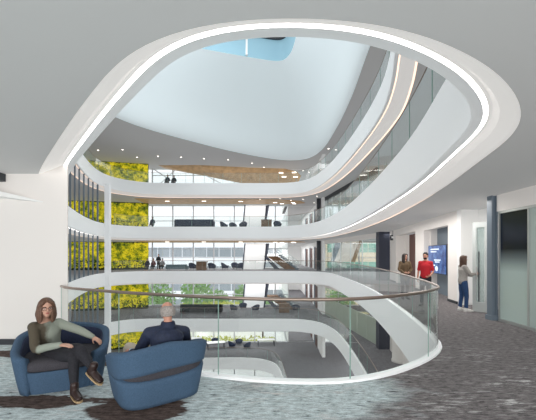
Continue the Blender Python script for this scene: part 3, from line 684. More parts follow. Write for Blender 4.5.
# room behind the glazed partition: slanted white stair wall
g = thing('slanted_wall', (9.5, 36, 0), 'slanted pale stair enclosure behind the far glazed partition', 'stair wall')
bm = B(); yy = 34.5; q = [P(331, 262, yy), P(353, 262, yy), P(361, 241, yy), P(341, 241, yy)]; hexa(bm, q, [p+Vector((0, .5, 0)) for p in q]); obj('panel', bm, mat('peach_wall', (.80, .70, .62), .8, amb=.3), g)
bm = B(); q = [P(351, 262, yy-.1), P(355, 262, yy-.1), P(363, 240, yy-.1), P(360, 240, yy-.1)]; hexa(bm, q, [p+Vector((0, .3, 0)) for p in q]); obj('timber_edge', bm, mat('ochre_edge', (.35, .20, .08), .6), g)
bm = B(); q = [P(331, 262, yy-.1), P(334, 262, yy-.1), P(343, 240, yy-.1), P(336, 240, yy-.1)]; hexa(bm, q, [p+Vector((0, .3, 0)) for p in q]); obj('grey_edge', bm, SLATE, g)

# ------------------------------------------------------------------ outdoors
bm = B(); box(bm, -90, 90, 41, 160, -14, -13.4); struct('ground', bm, mat('paving', (.75, .75, .74), .9, noise=.15, nscale=.3, amb=.3))  # outdoor surfaces glow by themselves in place of sunlight
def building(x0, x1, y, z0, z1, col, label, rows, winc, wn=.5):
    g = thing('office_building', ((x0+x1)/2, y, z0), label, 'building')
    bm = B(); box(bm, x0, x1, y, y+12, z0, z1); obj('wall', bm, mat('facade_%d' % int(x0*10+y), col, .8, amb=.5), g)
    for (za, zb) in rows:
        x = x0+.6
        while x+2.2 < x1:
            bm = B(); box(bm, x, x+2.75, y-.05, y+.02, za, zb); f = obj('window', bm, winc, g); x += 2.9
    return g
WD = mat('dark_window', (.27, .30, .33), .15, amb=.4); WGr = mat('green_window', (.20, .42, .32), .2, emit=(.2, .45, .32), es=.3)
building(-44, -4, 78, -13.4, 5.2, (.74, .75, .78), 'pale office block with dark window bands across the street', [(-10.5, -8.8), (-6.8, -5.2), (-2.8, -1.0), (1.2, 3.4)], WD)
building(-2, 11, 84, -13.4, 4.6, (.80, .79, .78), 'low white block across the street behind the pylon', [(-9, -7.2), (-5, -3.4), (-1.5, 0), (2, 3.4)], WD)
building(12, 44, 70, -13.4, 6.5, (.72, .56, .40), 'ochre block with green windows beyond the far room', [(-1.6, .2), (2.2, 4.2)], WGr)
# planted terraces and trees
def tree(x, y, z, h, r, label, n=900, col=None):
    g = thing('tree', (x, y, z), label, 'tree')
    bm = B(); tube(bm, [(x, y, z), (x+.1, y, z+h*.5), (x, y+.1, z+h*.8)], [.22, .16, .08], 7); obj('trunk', bm, mat('bark', (.12, .08, .05), .9), g)
    bm = B()
    for i in range(n):
        v = Vector((random.gauss(0, 1), random.gauss(0, 1), random.gauss(0, 1))).normalized()*random.random()**.4
        c = Vector((x+v.x*r, y+v.y*r, z+h*.68+v.z*r*.95)); s = random.uniform(.18, .36)
        u = Vector((random.uniform(-1, 1), random.uniform(-1, 1), random.uniform(-1, 1))).normalized(); w = u.orthogonal().normalized()
        bm.faces.new([bm.verts.new(c+u*s), bm.verts.new(c+w*s*.6), bm.verts.new(c-u*s), bm.verts.new(c-w*s*.6)])
    obj('crown', bm, mat(col or 'tree_leaves', (.20, .32, .13) if not col else (.45, .45, .12), .8, amb=.35, noise=.5, nscale=.8), g)
for i, (x, y, h, r) in enumerate(((-17.5, 52, 11.5, 3.2), (-12.5, 58, 12, 3.0), (-9.5, 62, 9.5, 2.2), (-4.5, 66, 10, 2.6), (-1, 60, 9, 2.0), (13, 60, 11, 3))):
    tree(x, y, -13.4, h, r, ['broad leafy tree outside the windows beside the living wall', 'second leafy tree outside, just right of the living wall', 'slim green tree outside behind the pale block', 'green tree outside near the leaning pylon', 'small tree outside just past the leaning pylon', 'green tree outside beyond the far corridor'][i])
for i, (x0, x1, y, z) in enumerate(((-20, -10.5, 48, -9.4), (-9, -1, 50, -9.2), (-15, -5, 56, -7.6), (-12, 1, 43.6, -10.9))):
    g = thing('planted_terrace', ((x0+x1)/2, y, z), ['planted terrace with pale wall outside beside the living wall', 'planted terrace with pale wall outside by the leaning pylon', 'higher garden terrace outside in front of the office block', 'lowest garden bed outside the windows two floors down'][i], 'garden bed')
    bm = B(); box(bm, x0, x1, y, y+4, -13.4, z); obj('retaining_wall', bm, mat('terrace_wall', (.86, .85, .82), .8, amb=.4), g)
    bm = B()
    for j in range(1400):
        c = Vector((random.uniform(x0, x1), random.uniform(y, y+4), z+random.random()*.9)); s = random.uniform(.12, .3)
        u = Vector((random.uniform(-1, 1), random.uniform(-1, 1), random.uniform(-.3, 1))).normalized(); w = u.orthogonal().normalized()
        bm.faces.new([bm.verts.new(c+u*s), bm.verts.new(c+w*s*.5), bm.verts.new(c-u*s), bm.verts.new(c-w*s*.5)])
    o = obj('shrubs', bm, mat('shrub_leaves', (.45, .46, .12), .8, amb=.4, noise=.5, nscale=.9), g); o['kind'] = 'stuff'

#SPLIT_FURNITURE
# ------------------------------------------------------------------ far furniture prototypes (built at origin, facing -Y)
def sofa(w, d, h, m, name='sofa', arms=True):
    r = thing(name, (0, 0, 0), 'x', name)
    bm = B(); box(bm, -w/2, w/2, -d/2, d/2, .12, .42); obj('seat', bm, m, r, bevel=.05)
    bm = B(); box(bm, -w/2, w/2, d/2-.25, d/2, .35, h); obj('backrest', bm, m, r, bevel=.06)
    if arms:
        for s in (-1, 1):
            bm = B(); x = s*(w/2-.1); box(bm, x-.12, x+.12, -d/2, d/2, .12, h-.16); obj('armrest', bm, m, r, bevel=.05)
    for sx in (-1, 1):
        for sy in (-1, 1):
            bm = B(); tube(bm, [(sx*(w/2-.12), sy*(d/2-.12), 0), (sx*(w/2-.12), sy*(d/2-.12), .14)], .03, 6, cap=False); obj('leg', bm, DARK, r)
    return r
def tub(m):
    r = thing('armchair', (0, 0, 0), 'x', 'armchair')
    bm = B(); N = 18; rings = []
    for (ro, zf) in ((.36, 0), (.46, 1)):
        rings.append([(ro, zf)])
    a0 = math.radians(-40); outer = []
    vs = []
    for i in range(N+1):
        a = math.radians(-50)+math.radians(280)*i/N; back = max(0, math.sin(a)); top = .50+.32*back
        row = [bm.verts.new((math.cos(a)*R, math.sin(a)*R, z)) for R, z in ((.36, .2), (.46, top), (.38, top), (.30, .2))]; vs.append(row)
    for A_, C_ in zip(vs, vs[1:]):
        for k in range(4): bm.faces.new((A_[k], C_[k], C_[(k+1)%4], A_[(k+1)%4]))
    bm.faces.new(vs[0]); bm.faces.new(vs[-1][::-1]); obj('shell', bm, m, r, True)
    bm = B(); lathe(bm, (0, 0, .2), [(.3, 0), (.34, .04), (.34, .2), (.28, .24)], 18); obj('seat', bm, m, r, True)
    for k in range(4):
        a = PI/4+k*PI/2; bm = B(); tube(bm, [(math.cos(a)*.34, math.sin(a)*.34, 0), (math.cos(a)*.22, math.sin(a)*.22, .22)], .018, 6, cap=False); obj('leg', bm, DARK, r)
    return r
def table(w, d, h, m, name='coffee_table', panel=False):
    r = thing(name, (0, 0, 0), 'x', 'table')
    bm = B(); box(bm, -w/2, w/2, -d/2, d/2, h-.06, h); obj('tabletop', bm, m, r)
    if panel:
        bm = B(); box(bm, -w/2+.02, w/2-.02, -d/2+.02, -d/2+.06, 0, h-.06); obj('front_panel', bm, m, r)
    for sx in (-1, 1):
        for sy in (-1, 1):
            bm = B(); box(bm, sx*(w/2-.08)-.03, sx*(w/2-.08)+.03, sy*(d/2-.08)-.03, sy*(d/2-.08)+.03, 0, h-.06); obj('leg', bm, DARK if not panel else m, r)
    return r
def place(proto, x, y, z, rz, label, group=None, cat=None, used=set()):
    o = proto if id(proto) not in used else copy_tree(proto)
    if id(proto) not in used: used.add(id(proto)); PROTO.append(proto)
    o.location = (x, y, z+.004); o.rotation_euler = (0, 0, rz); o['label'] = label
    if group: o['group'] = group
    return o
PROTO = []
_s_navy = sofa(4.1, 1.0, .95, BLUED); place(_s_navy, (194.5-HX)*35/F, 35.2, FF, PI, 'long navy sofa on the balcony one floor up by the windows')
_s_teal = sofa(2.3, .95, .62, TEALF); place(_s_teal, (177-HX)*36/F, 36.2, 0, PI, 'low teal grey sofa on the far side beside the seated group')
_s_blk = sofa(4.3, 1.1, .95, BLACKF); place(_s_blk, (202-HX)*35/F, 34.9, -FF, PI, 'long black sofa on the balcony one floor below')
_tn = tub(BLUED)
for x, d, z, rz, lab in ((224, 36, FF, 2.3, 'first navy armchair right of the long navy sofa one floor up'), (233, 37, FF, 2.9, 'middle navy armchair of the set one floor up'), (243, 36, FF, 3.6, 'navy armchair one floor up next to the leaning pylon'),
        (225, 36.3, 0, 2.2, 'navy armchair across the atrium by the low walnut table'), (239.5, 36.3, 0, 3.8, 'navy armchair across the atrium close to the leaning pylon'), (235, 37.8, 0, 3.1, 'navy armchair set back by the windows across the atrium'),
        (234, 35.6, -FF, 2.6, 'dark armchair right of the black sofa one floor below'), (243, 37, -FF, 3.3, 'dark armchair nearer the windows one floor below'), (255.5, 35.6, -FF, 3.7, 'dark armchair one floor below facing the black sofa'),
        (205, 38.5, -2*FF, 2.6, 'dark armchair two floors down near the windows'), (215, 39.2, -2*FF, 3.3, 'second dark armchair two floors down near the windows'), (232, 37.6, -2*FF, 2.4, 'dark armchair two floors down in the middle group'), (239, 38.8, -2*FF, 3.2, 'dark armchair two floors down behind the middle group'), (247, 37.2, -2*FF, 3.9, 'dark armchair two floors down beside the white table')):
    place(_tn, (x-HX)*d/F, d, z, rz, lab, 'tub armchairs on the far floors')
_dw = table(1.15, .8, .95, WOOD, 'reception_desk', True)
for x, d, z, lab in ((266.5, 35.2, FF, 'walnut desk on the balcony one floor up'), (202, 36, 0, 'walnut table between dark chairs across the atrium'), (284, 35.2, -FF, 'walnut desk one floor below by the stair')):
    place(_dw, (x-HX)*d/F, d, z, 0, lab)
for x, d, z, lab in ((192.8, 36, 0, 'navy armchair at the end of the walnut table nearest the teal sofa'), (212, 36, 0, 'navy armchair at the end of the walnut table nearest the pylon'), (296, 35.6, -FF, 'dark armchair beside the walnut desk one floor below'), (277.5, 35.4, FF, 'navy armchair beside the walnut desk one floor up')):
    place(_tn, (x-HX)*d/F, d, z, 2.9, lab, 'tub armchairs on the far floors')
_wt = table(2.0, .9, .74, WHITE, 'white_table')
for x, d, z, rz, lab in ((266, 38.4, -2*FF, .1, 'white table two floors down beside the dark carpet'), (193, 39, -2*FF, 0, 'white table two floors down by the windows'), (216, 37.2, -2*FF, .3, 'white table two floors down among the armchairs')):
    place(_wt, (x-HX)*d/F, d, z, rz, lab)
# tables in the room behind the frosted partition, one floor below
_mt = table(1.6, 1.0, .75, mat('ochre_top', (.45, .40, .22), .5), 'meeting_table')
for x, y, lab in ((8.4, 30.5, 'first'), (9.3, 26.5, 'second'), (9.9, 22.8, 'third')):
    place(_mt, x, y, -FF, .1, '%s meeting table behind the frosted partition, counting from the far end' % lab)
_cd = tub(BLACKF)
for x, y, lab in ((7.25, 31.9, 'black armchair at the far meeting table'), (8.4, 27.6, 'black armchair at the middle meeting table'), (8.9, 24.0, 'black armchair at the near meeting table')):
    place(_cd, x, y, -FF, 2.0, lab+' behind the frosted partition')
_dt = table(2.4, 1.1, .74, SLATE, 'dark_table')
place(_dt, (252-HX)*36/F, 36.2, -3*FF, 0, 'dark table on the lowest floor seen through the opening')
place(_dt, (238-HX)*38/F, 37.5, -3*FF, .2, 'second dark table on the lowest floor further back')
# glass-topped counter shelves on upper right balcony
_sc = thing('glass_screen', (0, 0, 0), 'x', 'screen')
bm = B(); box(bm, -.9, .9, -.015, .015, .05, 1.35); obj('glass_sheet', bm, FROST, _sc)
for s in (-1, 1):
    bm = B(); box(bm, s*.85-.04, s*.85+.04, -.2, .2, 0, .06); obj('foot', bm, DARK, _sc)
for x, y, n in ((5.6, 29.5, 'farthest'), (5.7, 26.3, 'second farthest'), (5.8, 23.0, 'middle'), (5.8, 19.2, 'second closest'), (5.5, 15.5, 'closest')):
    place(_sc, x, y, FF, 1.3, '%s pale glass screen along the balcony one floor up' % n)

#SPLIT_PEOPLE
# ------------------------------------------------------------------ tub lounge chairs
def lounge_chair(c, facing, label, slot):
    """c = centre xy, facing = xy direction the sitter looks; barrel shell with wide wrap-around back"""
    f = Vector((facing[0], facing[1], 0)).normalized(); r = Vector((f.y, -f.x, 0))  # r = sitter's right
    root = thing('lounge_chair', (c[0], c[1], 0), label, 'chair', None)
    O = Vector((c[0], c[1], 0))
    def sup(a, hw, hd, n=3.8):  # a=0 back centre, going round
        ca, sa = math.cos(a), math.sin(a)
        k = (abs(ca)**n+abs(sa)**n)**(-1/n); return r*(sa*k*hw) - f*(ca*k*hd)
    def W(z, flare=1.0): # outer half width / depth at height z
        t = max(0, min(1, z/.68)); return .43+.12*t**.8, .39+.09*t
    def top(a):
        t = min(1, abs(a)/math.radians(140)); return .69-.24*t**1.3
    def wall(bm, a0, a1, zlo, zhi, th, N=64, rows=7):
        V = []
        for i in range(N+1):
            a = a0+(a1-a0)*i/N; lo, hi = zlo(a), zhi(a); outp, inp = [], []
            for j in range(rows+1):
                z = lo+(hi-lo)*j/rows; w, d = W(z)
                pinch = 1.0
                o_ = O+sup(a, w, d)+Vector((0, 0, z)); i_ = O+sup(a, w-th, d-th)+Vector((0, 0, z)); outp.append(o_); inp.append(i_)
            # round top
            w, d = W(hi); mid = O+sup(a, w-th*.5, d-th*.5)+Vector((0, 0, hi+th*.28))
            w, d = W(lo); 
            V.append([bm.verts.new(p) for p in outp]+[bm.verts.new(mid)]+[bm.verts.new(p) for p in inp[::-1]])
        closed = abs((a1-a0)-2*PI) < 1e-3; m = len(V[0])
        for A_, C_ in zip(V, V[1:]):
            for k in range(m): bm.faces.new((A_[k], C_[k], C_[(k+1)%m], A_[(k+1)%m]))
        bm.faces.new(V[0]); bm.faces.new(V[-1][::-1])
        return bm
    A0 = math.radians(141)
    sl = math.radians(40)
    if slot:
        def gap(a):  # lens opening across the low back
            t = abs(a-slot[0])/slot[1]; return .052*math.sqrt(max(0, 1-t*t)) if t < 1 else 0
        zmid = lambda a: .365+.02*a
        bm = B(); wall(bm, -A0, A0, lambda a: zmid(a)+gap(a), top, .085, 96); obj('back_shell', bm, BLUEF, root, True)
        bm = B(); wall(bm, -A0, A0, lambda a: .03, lambda a: zmid(a)-gap(a)-.002, .085, 96); obj('base_shell', bm, BLUEF, root, True)
        bm = B(); wall(bm, slot[0]-slot[1], slot[0]+slot[1], lambda a: .30, lambda a: .45, .02, 40, 3)
        bmesh.ops.transform(bm, matrix=Matrix.Translation(O) @ Matrix.Scale(.93, 4, Vector((1, 0, 0))) @ Matrix.Scale(.93, 4, Vector((0, 1, 0))) @ Matrix.Translation(-O), verts=bm.verts)
        obj('lumbar_cushion', bm, CUSH, root, True)
    else:
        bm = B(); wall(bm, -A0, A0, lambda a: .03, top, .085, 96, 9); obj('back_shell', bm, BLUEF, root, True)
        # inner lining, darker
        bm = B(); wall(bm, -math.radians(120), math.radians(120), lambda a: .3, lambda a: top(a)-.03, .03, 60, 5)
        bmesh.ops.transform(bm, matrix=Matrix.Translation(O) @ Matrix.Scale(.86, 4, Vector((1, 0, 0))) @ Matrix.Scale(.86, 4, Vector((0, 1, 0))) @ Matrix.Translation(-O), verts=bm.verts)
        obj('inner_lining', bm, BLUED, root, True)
    # front base and seat cushion
    bm = B(); pts = []
    lo = [O+sup(2*PI*i/48, .405, .365)+Vector((0, 0, .03)) for i in range(48)]; hi = [O+sup(2*PI*i/48, .455, .40)+Vector((0, 0, .29)) for i in range(48)]
    hexa(bm, lo, hi); obj('seat_base', bm, BLUEF, root, True if False else False)
    bm = B(); layers = []
    for s, z in ((.94, .29), (1, .31), (1, .37), (.96, .40), (.6, .415)):
        layers.append([bm.verts.new(O+sup(2*PI*i/48, .43*s, .385*s)+f*.015+Vector((0, 0, z))) for i in range(48)])
    for A_, C_ in zip(layers, layers[1:]):
        for k in range(48): bm.faces.new((A_[k], A_[(k+1)%48], C_[(k+1)%48], C_[k]))
    bm.faces.new(layers[0][::-1]); bm.faces.new(layers[-1]); obj('seat_cushion', bm, CUSH, root, True)
    bm = B(); lathe(bm, (c[0], c[1], 0), [(.3, 0), (.3, .035)], 24); obj('swivel_base', bm, DARK, root)
    return root, f, r
CH1, f1, r1 = lounge_chair((-2.63, 4.25), (.46, -.89), 'blue tub lounge chair with the woman in olive jumper sitting in it', None)
CH2, f2, r2 = lounge_chair((-1.33, 3.92), (-.60, .80), 'blue tub lounge chair seen from behind with the grey haired man in it', (0.1, math.radians(62)))

# ------------------------------------------------------------------ people
def headparts(bm, hc, fwd, s, nose=True, beard=False):
    """skull, jaw, nose, ears added to body bmesh. hc = head centre"""
    up = Vector((0, 0, 1)); fw = Vector(fwd).normalized(); sd = fw.cross(up).normalized(); up = sd.cross(fw).normalized()
    R = Matrix((sd, fw, up)).transposed()
    def T(x, y, z): return Vector(hc)+(sd*x+fw*y+up*z)*s
    ellip(bm, T(0, -.008, .025), (.073*s, .092*s, .094*s), R)
    ellip(bm, T(0, .018, -.035), (.058*s, .066*s, .075*s), R)
    ellip(bm, T(0, .052, -.085), (.028*s, .024*s, .022*s), R)       # chin
    ellip(bm, T(0, .076, .028), (.05*s, .016*s, .012*s), R)          # brow
    tube(bm, [T(0, .083, .02), T(0, .105, -.018)], [.009*s, .014*s], 8); ellip(bm, T(0, .098, -.022), (.017*s, .012*s, .010*s), R, 10)
    for q in (-1, 1):
        ellip(bm, T(q*.075, -.005, -.005), (.010*s, .02*s, .032*s), R, 10)
        ellip(bm, T(q*.038, .058, -.02), (.022*s, .02*s, .02*s), R, 10)
    return T, R
def hand(bm, w, d, palm_n, s, curl=.5, thumb=1):
    """w wrist, d hand direction, palm_n palm normal, five fingers"""
    d = Vector(d).normalized(); n = Vector(palm_n); n = (n-d*n.dot(d)).normalized(); sd = d.cross(n).normalized()*thumb
    w = Vector(w)
    tube(bm, [w, w+d*.045*s, w+d*.085*s], [(.026*s, .016*s), (.036*s, .016*s), (.038*s, .014*s)], 10, side=sd)
    for k, (off, ln) in enumerate(((.029, .070), (.010, .080), (-.010, .074), (-.028, .058))):
        b = w+d*.085*s+sd*off*s; c1 = b+(d*(1-curl*.25)+n*curl*.5).normalized()*ln*.42*s; c2 = c1+(d*(1-curl*.8)+n*curl*1.0).normalized()*ln*.32*s; c3 = c2+(d*(1-curl*1.3)+n*curl*1.2).normalized()*ln*.26*s
        tube(bm, [b-d*.01*s, b, c1, c2, c3], [.0095*s, .0098*s, .009*s, .0082*s, .007*s], 8)
    b = w+d*.028*s+sd*.03*s; c1 = b+(d*.6+sd*.7+n*.3).normalized()*.04*s; c2 = c1+(d*.9+sd*.25+n*.3).normalized()*.032*s
    tube(bm, [w+d*.015*s+sd*.015*s, b, c1, c2], [.014*s, .013*s, .0105*s, .0085*s], 8)
def person(loc, label, J, s, skin, top, pants, shoe, hairf, voxel=.009, sit=False, glasses=False, long_top=False, details=True, rolled=False, bulk=1.0):
    """J: dict of joints in world coordinates"""
    root = thing('person', loc, label, 'person')
    up = Vector((0, 0, 1)); V = {k: Vector(v) for k, v in J.items() if hasattr(v, '__len__')}
    sd = (V['shR']-V['shL']).normalized()
    bm = B()
    T, R = headparts(bm, V['head'], V['face'], s)
    tr_p = [V['pelvis'], V['waist'], V['chest'], V['neck']-up*.03*s]; tr_r = [(.145*s, .10*s), (.125*s, .09*s), (.150*s, .105*s), (.085*s, .065*s)]
    limb(bm, tr_p, tr_r, 16, side=sd)
    tube(bm, [V['neck']-up*.03*s, V['neck']+up*.03*s, V['head']-Vector(J['face']).normalized()*.01*s-up*.03*s], [.056*s, .05*s, .05*s], 12)
    for q in 'LR':
        sh, el, wr = V['sh'+q], V['el'+q], V['wr'+q]; limb(bm, [sh, sh.lerp(el, .5), el, el.lerp(wr, .5), wr], [.045*s, .042*s, .036*s, .032*s, .024*s], 10)
        h, k, a = V['hip'+q], V['kn'+q], V['an'+q]; limb(bm, [h, h.lerp(k, .5), k, k.lerp(a, .45), a], [.074*s, .064*s, .050*s, .043*s, .032*s], 12)
        hand(bm, V['wr'+q], J['hd'+q], J['pn'+q], s, J.get('curl'+q, .5), J.get('th'+q, 1))
        nn = Vector(J.get('up'+q, up)).normalized(); tube(bm, [V['an'+q]-nn*.03*s, V['an'+q]+Vector(J['ft'+q]).normalized()*.13*s-nn*.055*s], [.026*s, .016*s], 8)
    blob('body', bm, skin, root, voxel)
    # trousers
    bm = B()
    limb(bm, [V['pelvis']+(V['waist']-V['pelvis'])*.45, V['pelvis'], (V['hipL']+V['hipR'])/2], [(.150*s, .112*s), (.168*s, .122*s), (.155*s, .112*s)], 16, side=sd)
    for q in 'LR':
        h, k, a = V['hip'+q], V['kn'+q], V['an'+q]
        limb(bm, [h, h.lerp(k, .5), k, k.lerp(a, .45), a+(k-a).normalized()*.05*s], [.098*s, .086*s, .068*s, .058*s, J.get('cuff', .048)*s], 14)
    blob('trousers', bm, pants, root, voxel+.001)
    # top
    bm = B()
    limb(bm, [V['pelvis']+(up*(-.02 if not long_top else -.16)*s if not sit else Vector((0, 0, 0)))]+[V['waist'], V['chest'], V['neck']-up*.045*s], [(.172*s*bulk, .128*s*bulk), (.152*s*bulk, .118*s*bulk), (.172*s*bulk, .128*s*bulk), (.088*s, .07*s)], 18, side=sd)
    for q in 'LR':
        sh, el, wr = V['sh'+q], V['el'+q], V['wr'+q]
        limb(bm, [V['chest']*.35+(V['neck']-up*.06*s)*.65, sh], [.075*s*bulk, .068*s*bulk], 12)
        if rolled: limb(bm, [sh, sh.lerp(el, .78)], [.060*s, .054*s], 12)
        else: limb(bm, [sh, sh.lerp(el, .5), el, el.lerp(wr, .5), wr-(wr-el).normalized()*.01], [.067*s*bulk, .060*s*bulk, .054*s*bulk, .047*s, .037*s], 12)
    t = blob('top', bm, top, root, voxel)
    for q in 'LR':
        ft = Vector(J['ft'+q]).normalized(); a = V['an'+q]
        bm = B(); sol = B(); n = up if not J.get('up'+q) else Vector(J['up'+q]).normalized()
        lat = ft.cross(n).normalized()
        tube(bm, [a-ft*.035*s-n*.048*s, a+ft*.05*s-n*.045*s, a+ft*.13*s-n*.055*s, a+ft*.175*s-n*.06*s], [(.040*s, .042*s), (.046*s, .046*s), (.048*s, .036*s), (.040*s, .026*s)], 12, side=lat)
        tube(bm, [a-n*.05*s-ft*.01*s, a+n*.05*s], [.048*s, .050*s], 12)
        sh_ = blob('shoe', bm, shoe[0], root, voxel)
        v0 = [a+(ft*x+lat*y)*s-n*.082*s for x, y in ((-.07, -.03), (-.075, 0), (-.07, .03), (.05, .043), (.15, .045), (.195, .03), (.21, 0), (.195, -.03), (.15, -.045), (.05, -.043))]
        hexa(sol, v0, [p-n*.02*s for p in v0]); obj('sole', sol, shoe[1], sh_ if False else root)
    hairf(root, T, R, s)
    if details:
        for q in (-1, 1):
            bm = B(); ellip(bm, T(q*.031, .077, .006), (.013*s, .008*s, .007*s), R, 10); ey = obj('eye', bm, EYEW, root, True)
            bm = B(); ellip(bm, T(q*.031, .083, .006), (.0055*s, .004*s, .0058*s), R, 8); obj('pupil', bm, EYEM, ey, True)
        bm = B(); ellip(bm, T(0, .083, -.052), (.022*s, .009*s, .0075*s), R, 10); obj('mouth', bm, LIP, root, True)
        bm = B()
        for q in (-1, 1): tube(bm, [T(q*.015, .088, .026), T(q*.033, .087, .031), T(q*.052, .073, .024)], .0035*s, 6)
        obj('eyebrows', bm, mat('brow_hair', (.05, .03, .02), .8), root)
    if glasses:
        bm = B()
        for q in (-1, 1):
            c = [T(q*.033+.026*math.cos(a), .098-.006*abs(math.cos(a)), .005+.020*math.sin(a)) for a in (2*PI*k/16 for k in range(16))]
            tube(bm, c, .0028*s, 6, closed=True); tube(bm, [T(q*.058, .092, .01), T(q*.078, .03, .01), T(q*.078, -.01, .005)], .0024*s, 6)
        tube(bm, [T(-.008, .1, .008), T(.008, .1, .008)], .0025*s, 6); obj('glasses', bm, mat('glasses_frame', (.06, .02, .015), .3), root)
    return root, T, R
def hair_long(col, length=.24, part=.0, wave=.01):
    def f(root, T, R, s):
        m = mat('hair_'+str(col[0]), col, .55, noise=.35, nscale=60); bm = B()
        ellip(bm, T(0, -.022, .045), (.087*s, .094*s, .090*s), R, 20)
        ellip(bm, T(0, -.055, -.03), (.080*s, .052*s, .10*s), R, 16)
        random.seed(3)
        for i in range(15):
            a = -.25*PI+(1.5*PI)*i/14   # from right-front round the back to left-front
            x, y = math.cos(a)*.083, -math.sin(a)*.078-.015
            zz = .05; L_ = length*(1+.12*math.sin(i*2.3))
            pts = [T(x*.85, y*.9, .07), T(x*1.04, y*1.04, 0), T(x*1.12+wave*math.sin(i), y*1.08, -L_*.5), T(x*1.05, y*1.05-.008, -L_*.85), T(x*.98+wave*math.cos(i*1.7), y-.0, -L_)]
            limb(bm, pts, [.020*s, .023*s, .022*s, .019*s, .009*s], 7, k=3)
        for q in (-1, 1):   # fringe swept from the parting
            limb(bm, [T(.012, .052, .115), T(q*.045, .066, .085), T(q*.074, .038, .035), T(q*.086, .012, -.03)], [.012*s, .018*s, .018*s, .014*s], 8)
        blob('hair', bm, m, root, .007*max(1, s), 2)
    return f
def hair_short(col, bald=False, beard=False):
    def f(root, T, R, s):
        m = mat('hair_'+str(col[0]), col, .7, noise=.4, nscale=80); bm = B()
        if bald:
            ellip(bm, T(0, -.024, .012), (.084*s, .088*s, .082*s), R, 20)
            for i in range(17):
                a = -.05*PI+(1.1*PI)*i/16; x, y = math.cos(a)*.078, -math.sin(a)*.082-.016
                limb(bm, [T(x, y, .045), T(x*1.06, y*1.05, 0), T(x*.98, y*1.0, -.055)], [.010*s, .013*s, .008*s], 6, k=2)
        else:
            ellip(bm, T(0, -.018, .045), (.081*s, .095*s, .082*s), R, 20)
            ellip(bm, T(0, -.04, -.0), (.078*s, .068*s, .075*s), R, 16)
        blob('hair', bm, m, root, .007, 2)
        if beard:
            bm = B(); ellip(bm, T(0, .030, -.070), (.056*s, .058*s, .045*s), R, 14); ellip(bm, T(0, .066, -.092), (.03*s, .02*s, .022*s), R, 10)
            blob('beard', bm, m, root, .007, 2)
    return f

# seated woman in the left chair
OL = bpy.data.materials.new('olive_two_tone_knit'); OL.use_nodes = True; nt = OL.node_tree; bs = nt.nodes['Principled BSDF']; bs.inputs['Roughness'].default_value = .9
tc = nt.nodes.new('ShaderNodeTexCoord'); sp = nt.nodes.new('ShaderNodeSeparateXYZ'); L = nt.links.new; L(tc.outputs['Object'], sp.inputs[0])
nz = nt.nodes.new('ShaderNodeTexNoise'); nz.inputs['Scale'].default_value = 9; nz.inputs['Detail'].default_value = 4; L(tc.outputs['Object'], nz.inputs['Vector'])
ad = nt.nodes.new('ShaderNodeMath'); ad.operation = 'MULTIPLY_ADD'; ad.inputs[1].default_value = .08; L(nz.outputs['Fac'], ad.inputs[0]); L(sp.outputs['X'], ad.inputs[2])
mr = nt.nodes.new('ShaderNodeMapRange'); L(ad.outputs[0], mr.inputs[0]); mr.inputs[1].default_value = -2.685; mr.inputs[2].default_value = -2.655
rp = ramp(nt, [(0, (.085, .070, .048)), (1, (.30, .33, .28))]); L(mr.outputs[0], rp.inputs[0]); L(rp.outputs[0], bs.inputs['Base Color'])
BLK = mat('black_denim', (.018, .018, .024), .85, noise=.3, nscale=50)
TAN = mat('tan_sole', (.45, .32, .18), .6); BOOT = mat('dark_brown_leather', (.035, .018, .015), .4)
f = f1; r = -r1  # r1 points to sitter's left? handled with image positions below
Jw = dict(head=P(46.5, 308, 4.02), face=(.66, -.75, -.06), neck=P(45, 320.5, 4.08), chest=P(46.5, 332, 4.14), waist=P(48, 344, 4.2), pelvis=P(51, 352, 4.24),
    shR=P(33.5, 327, 4.0), elR=P(36, 349, 3.9), wrR=P(60, 345, 3.84), hdR=(1, -.05, -.02), pnR=(0, .2, -1), thR=1,
    shL=P(58.5, 323, 4.25), elL=P(80, 330.5, 4.3), wrL=P(93, 337, 4.28), hdL=(.85, -.1, -.45), pnL=(-.2, .3, -1), thL=-1, curlL=.45, curlR=.35,
    hipR=P(49, 355, 4.14), knR=P(73, 357, 3.86), anR=P(74.5, 389, 3.80), ftR=(.72, -.68, -.04),
    hipL=P(57, 352, 4.26), knL=P(79, 349, 3.92), anL=P(93, 369, 3.78), ftL=(.86, -.42, -.40), upL=(.35, -.2, .9), cuff=.046)
# swap names so shoulders run left->right consistently for torso section axis
person((-2.6, 4.1, 0), 'seated woman with glasses and brown hair in olive jumper, legs crossed', Jw, .95, SKIN, OL, BLK, (BOOT, TAN), hair_long((.13, .065, .04), .17), .0085, True, True)

# seated man from behind
NAV = mat('navy_jacket', (.012, .020, .050), .75, noise=.25, nscale=40); KHA = mat('khaki_cotton', (.50, .44, .36), .85)
Jm = dict(head=P(167.3, 311.5, 3.80), face=(-.62, .76, -.16), neck=P(168, 323.5, 3.78), chest=P(167.5, 336, 3.76), waist=P(165, 354, 3.8), pelvis=P(162, 366, 3.86),
    shL=P(149.5, 333.5, 3.70), elL=P(137, 354, 3.84), wrL=P(131, 351, 4.08), hdL=(-.6, .7, 0), pnL=(0, 0, -1), thL=1,
    shR=P(184, 332, 3.98), elR=P(188, 351, 4.18), wrR=P(172, 352, 4.36), hdR=(-.7, .6, 0), pnR=(0, 0, -1), thR=-1,
    hipL=P(154, 366, 3.98), knL=P(129, 347, 4.3), anL=P(128, 380, 4.42), ftL=(-.6, .8, 0),
    hipR=P(166, 364, 4.1), knR=P(144, 352, 4.5), anR=P(136, 374, 4.56), ftR=(-.6, .8, 0))
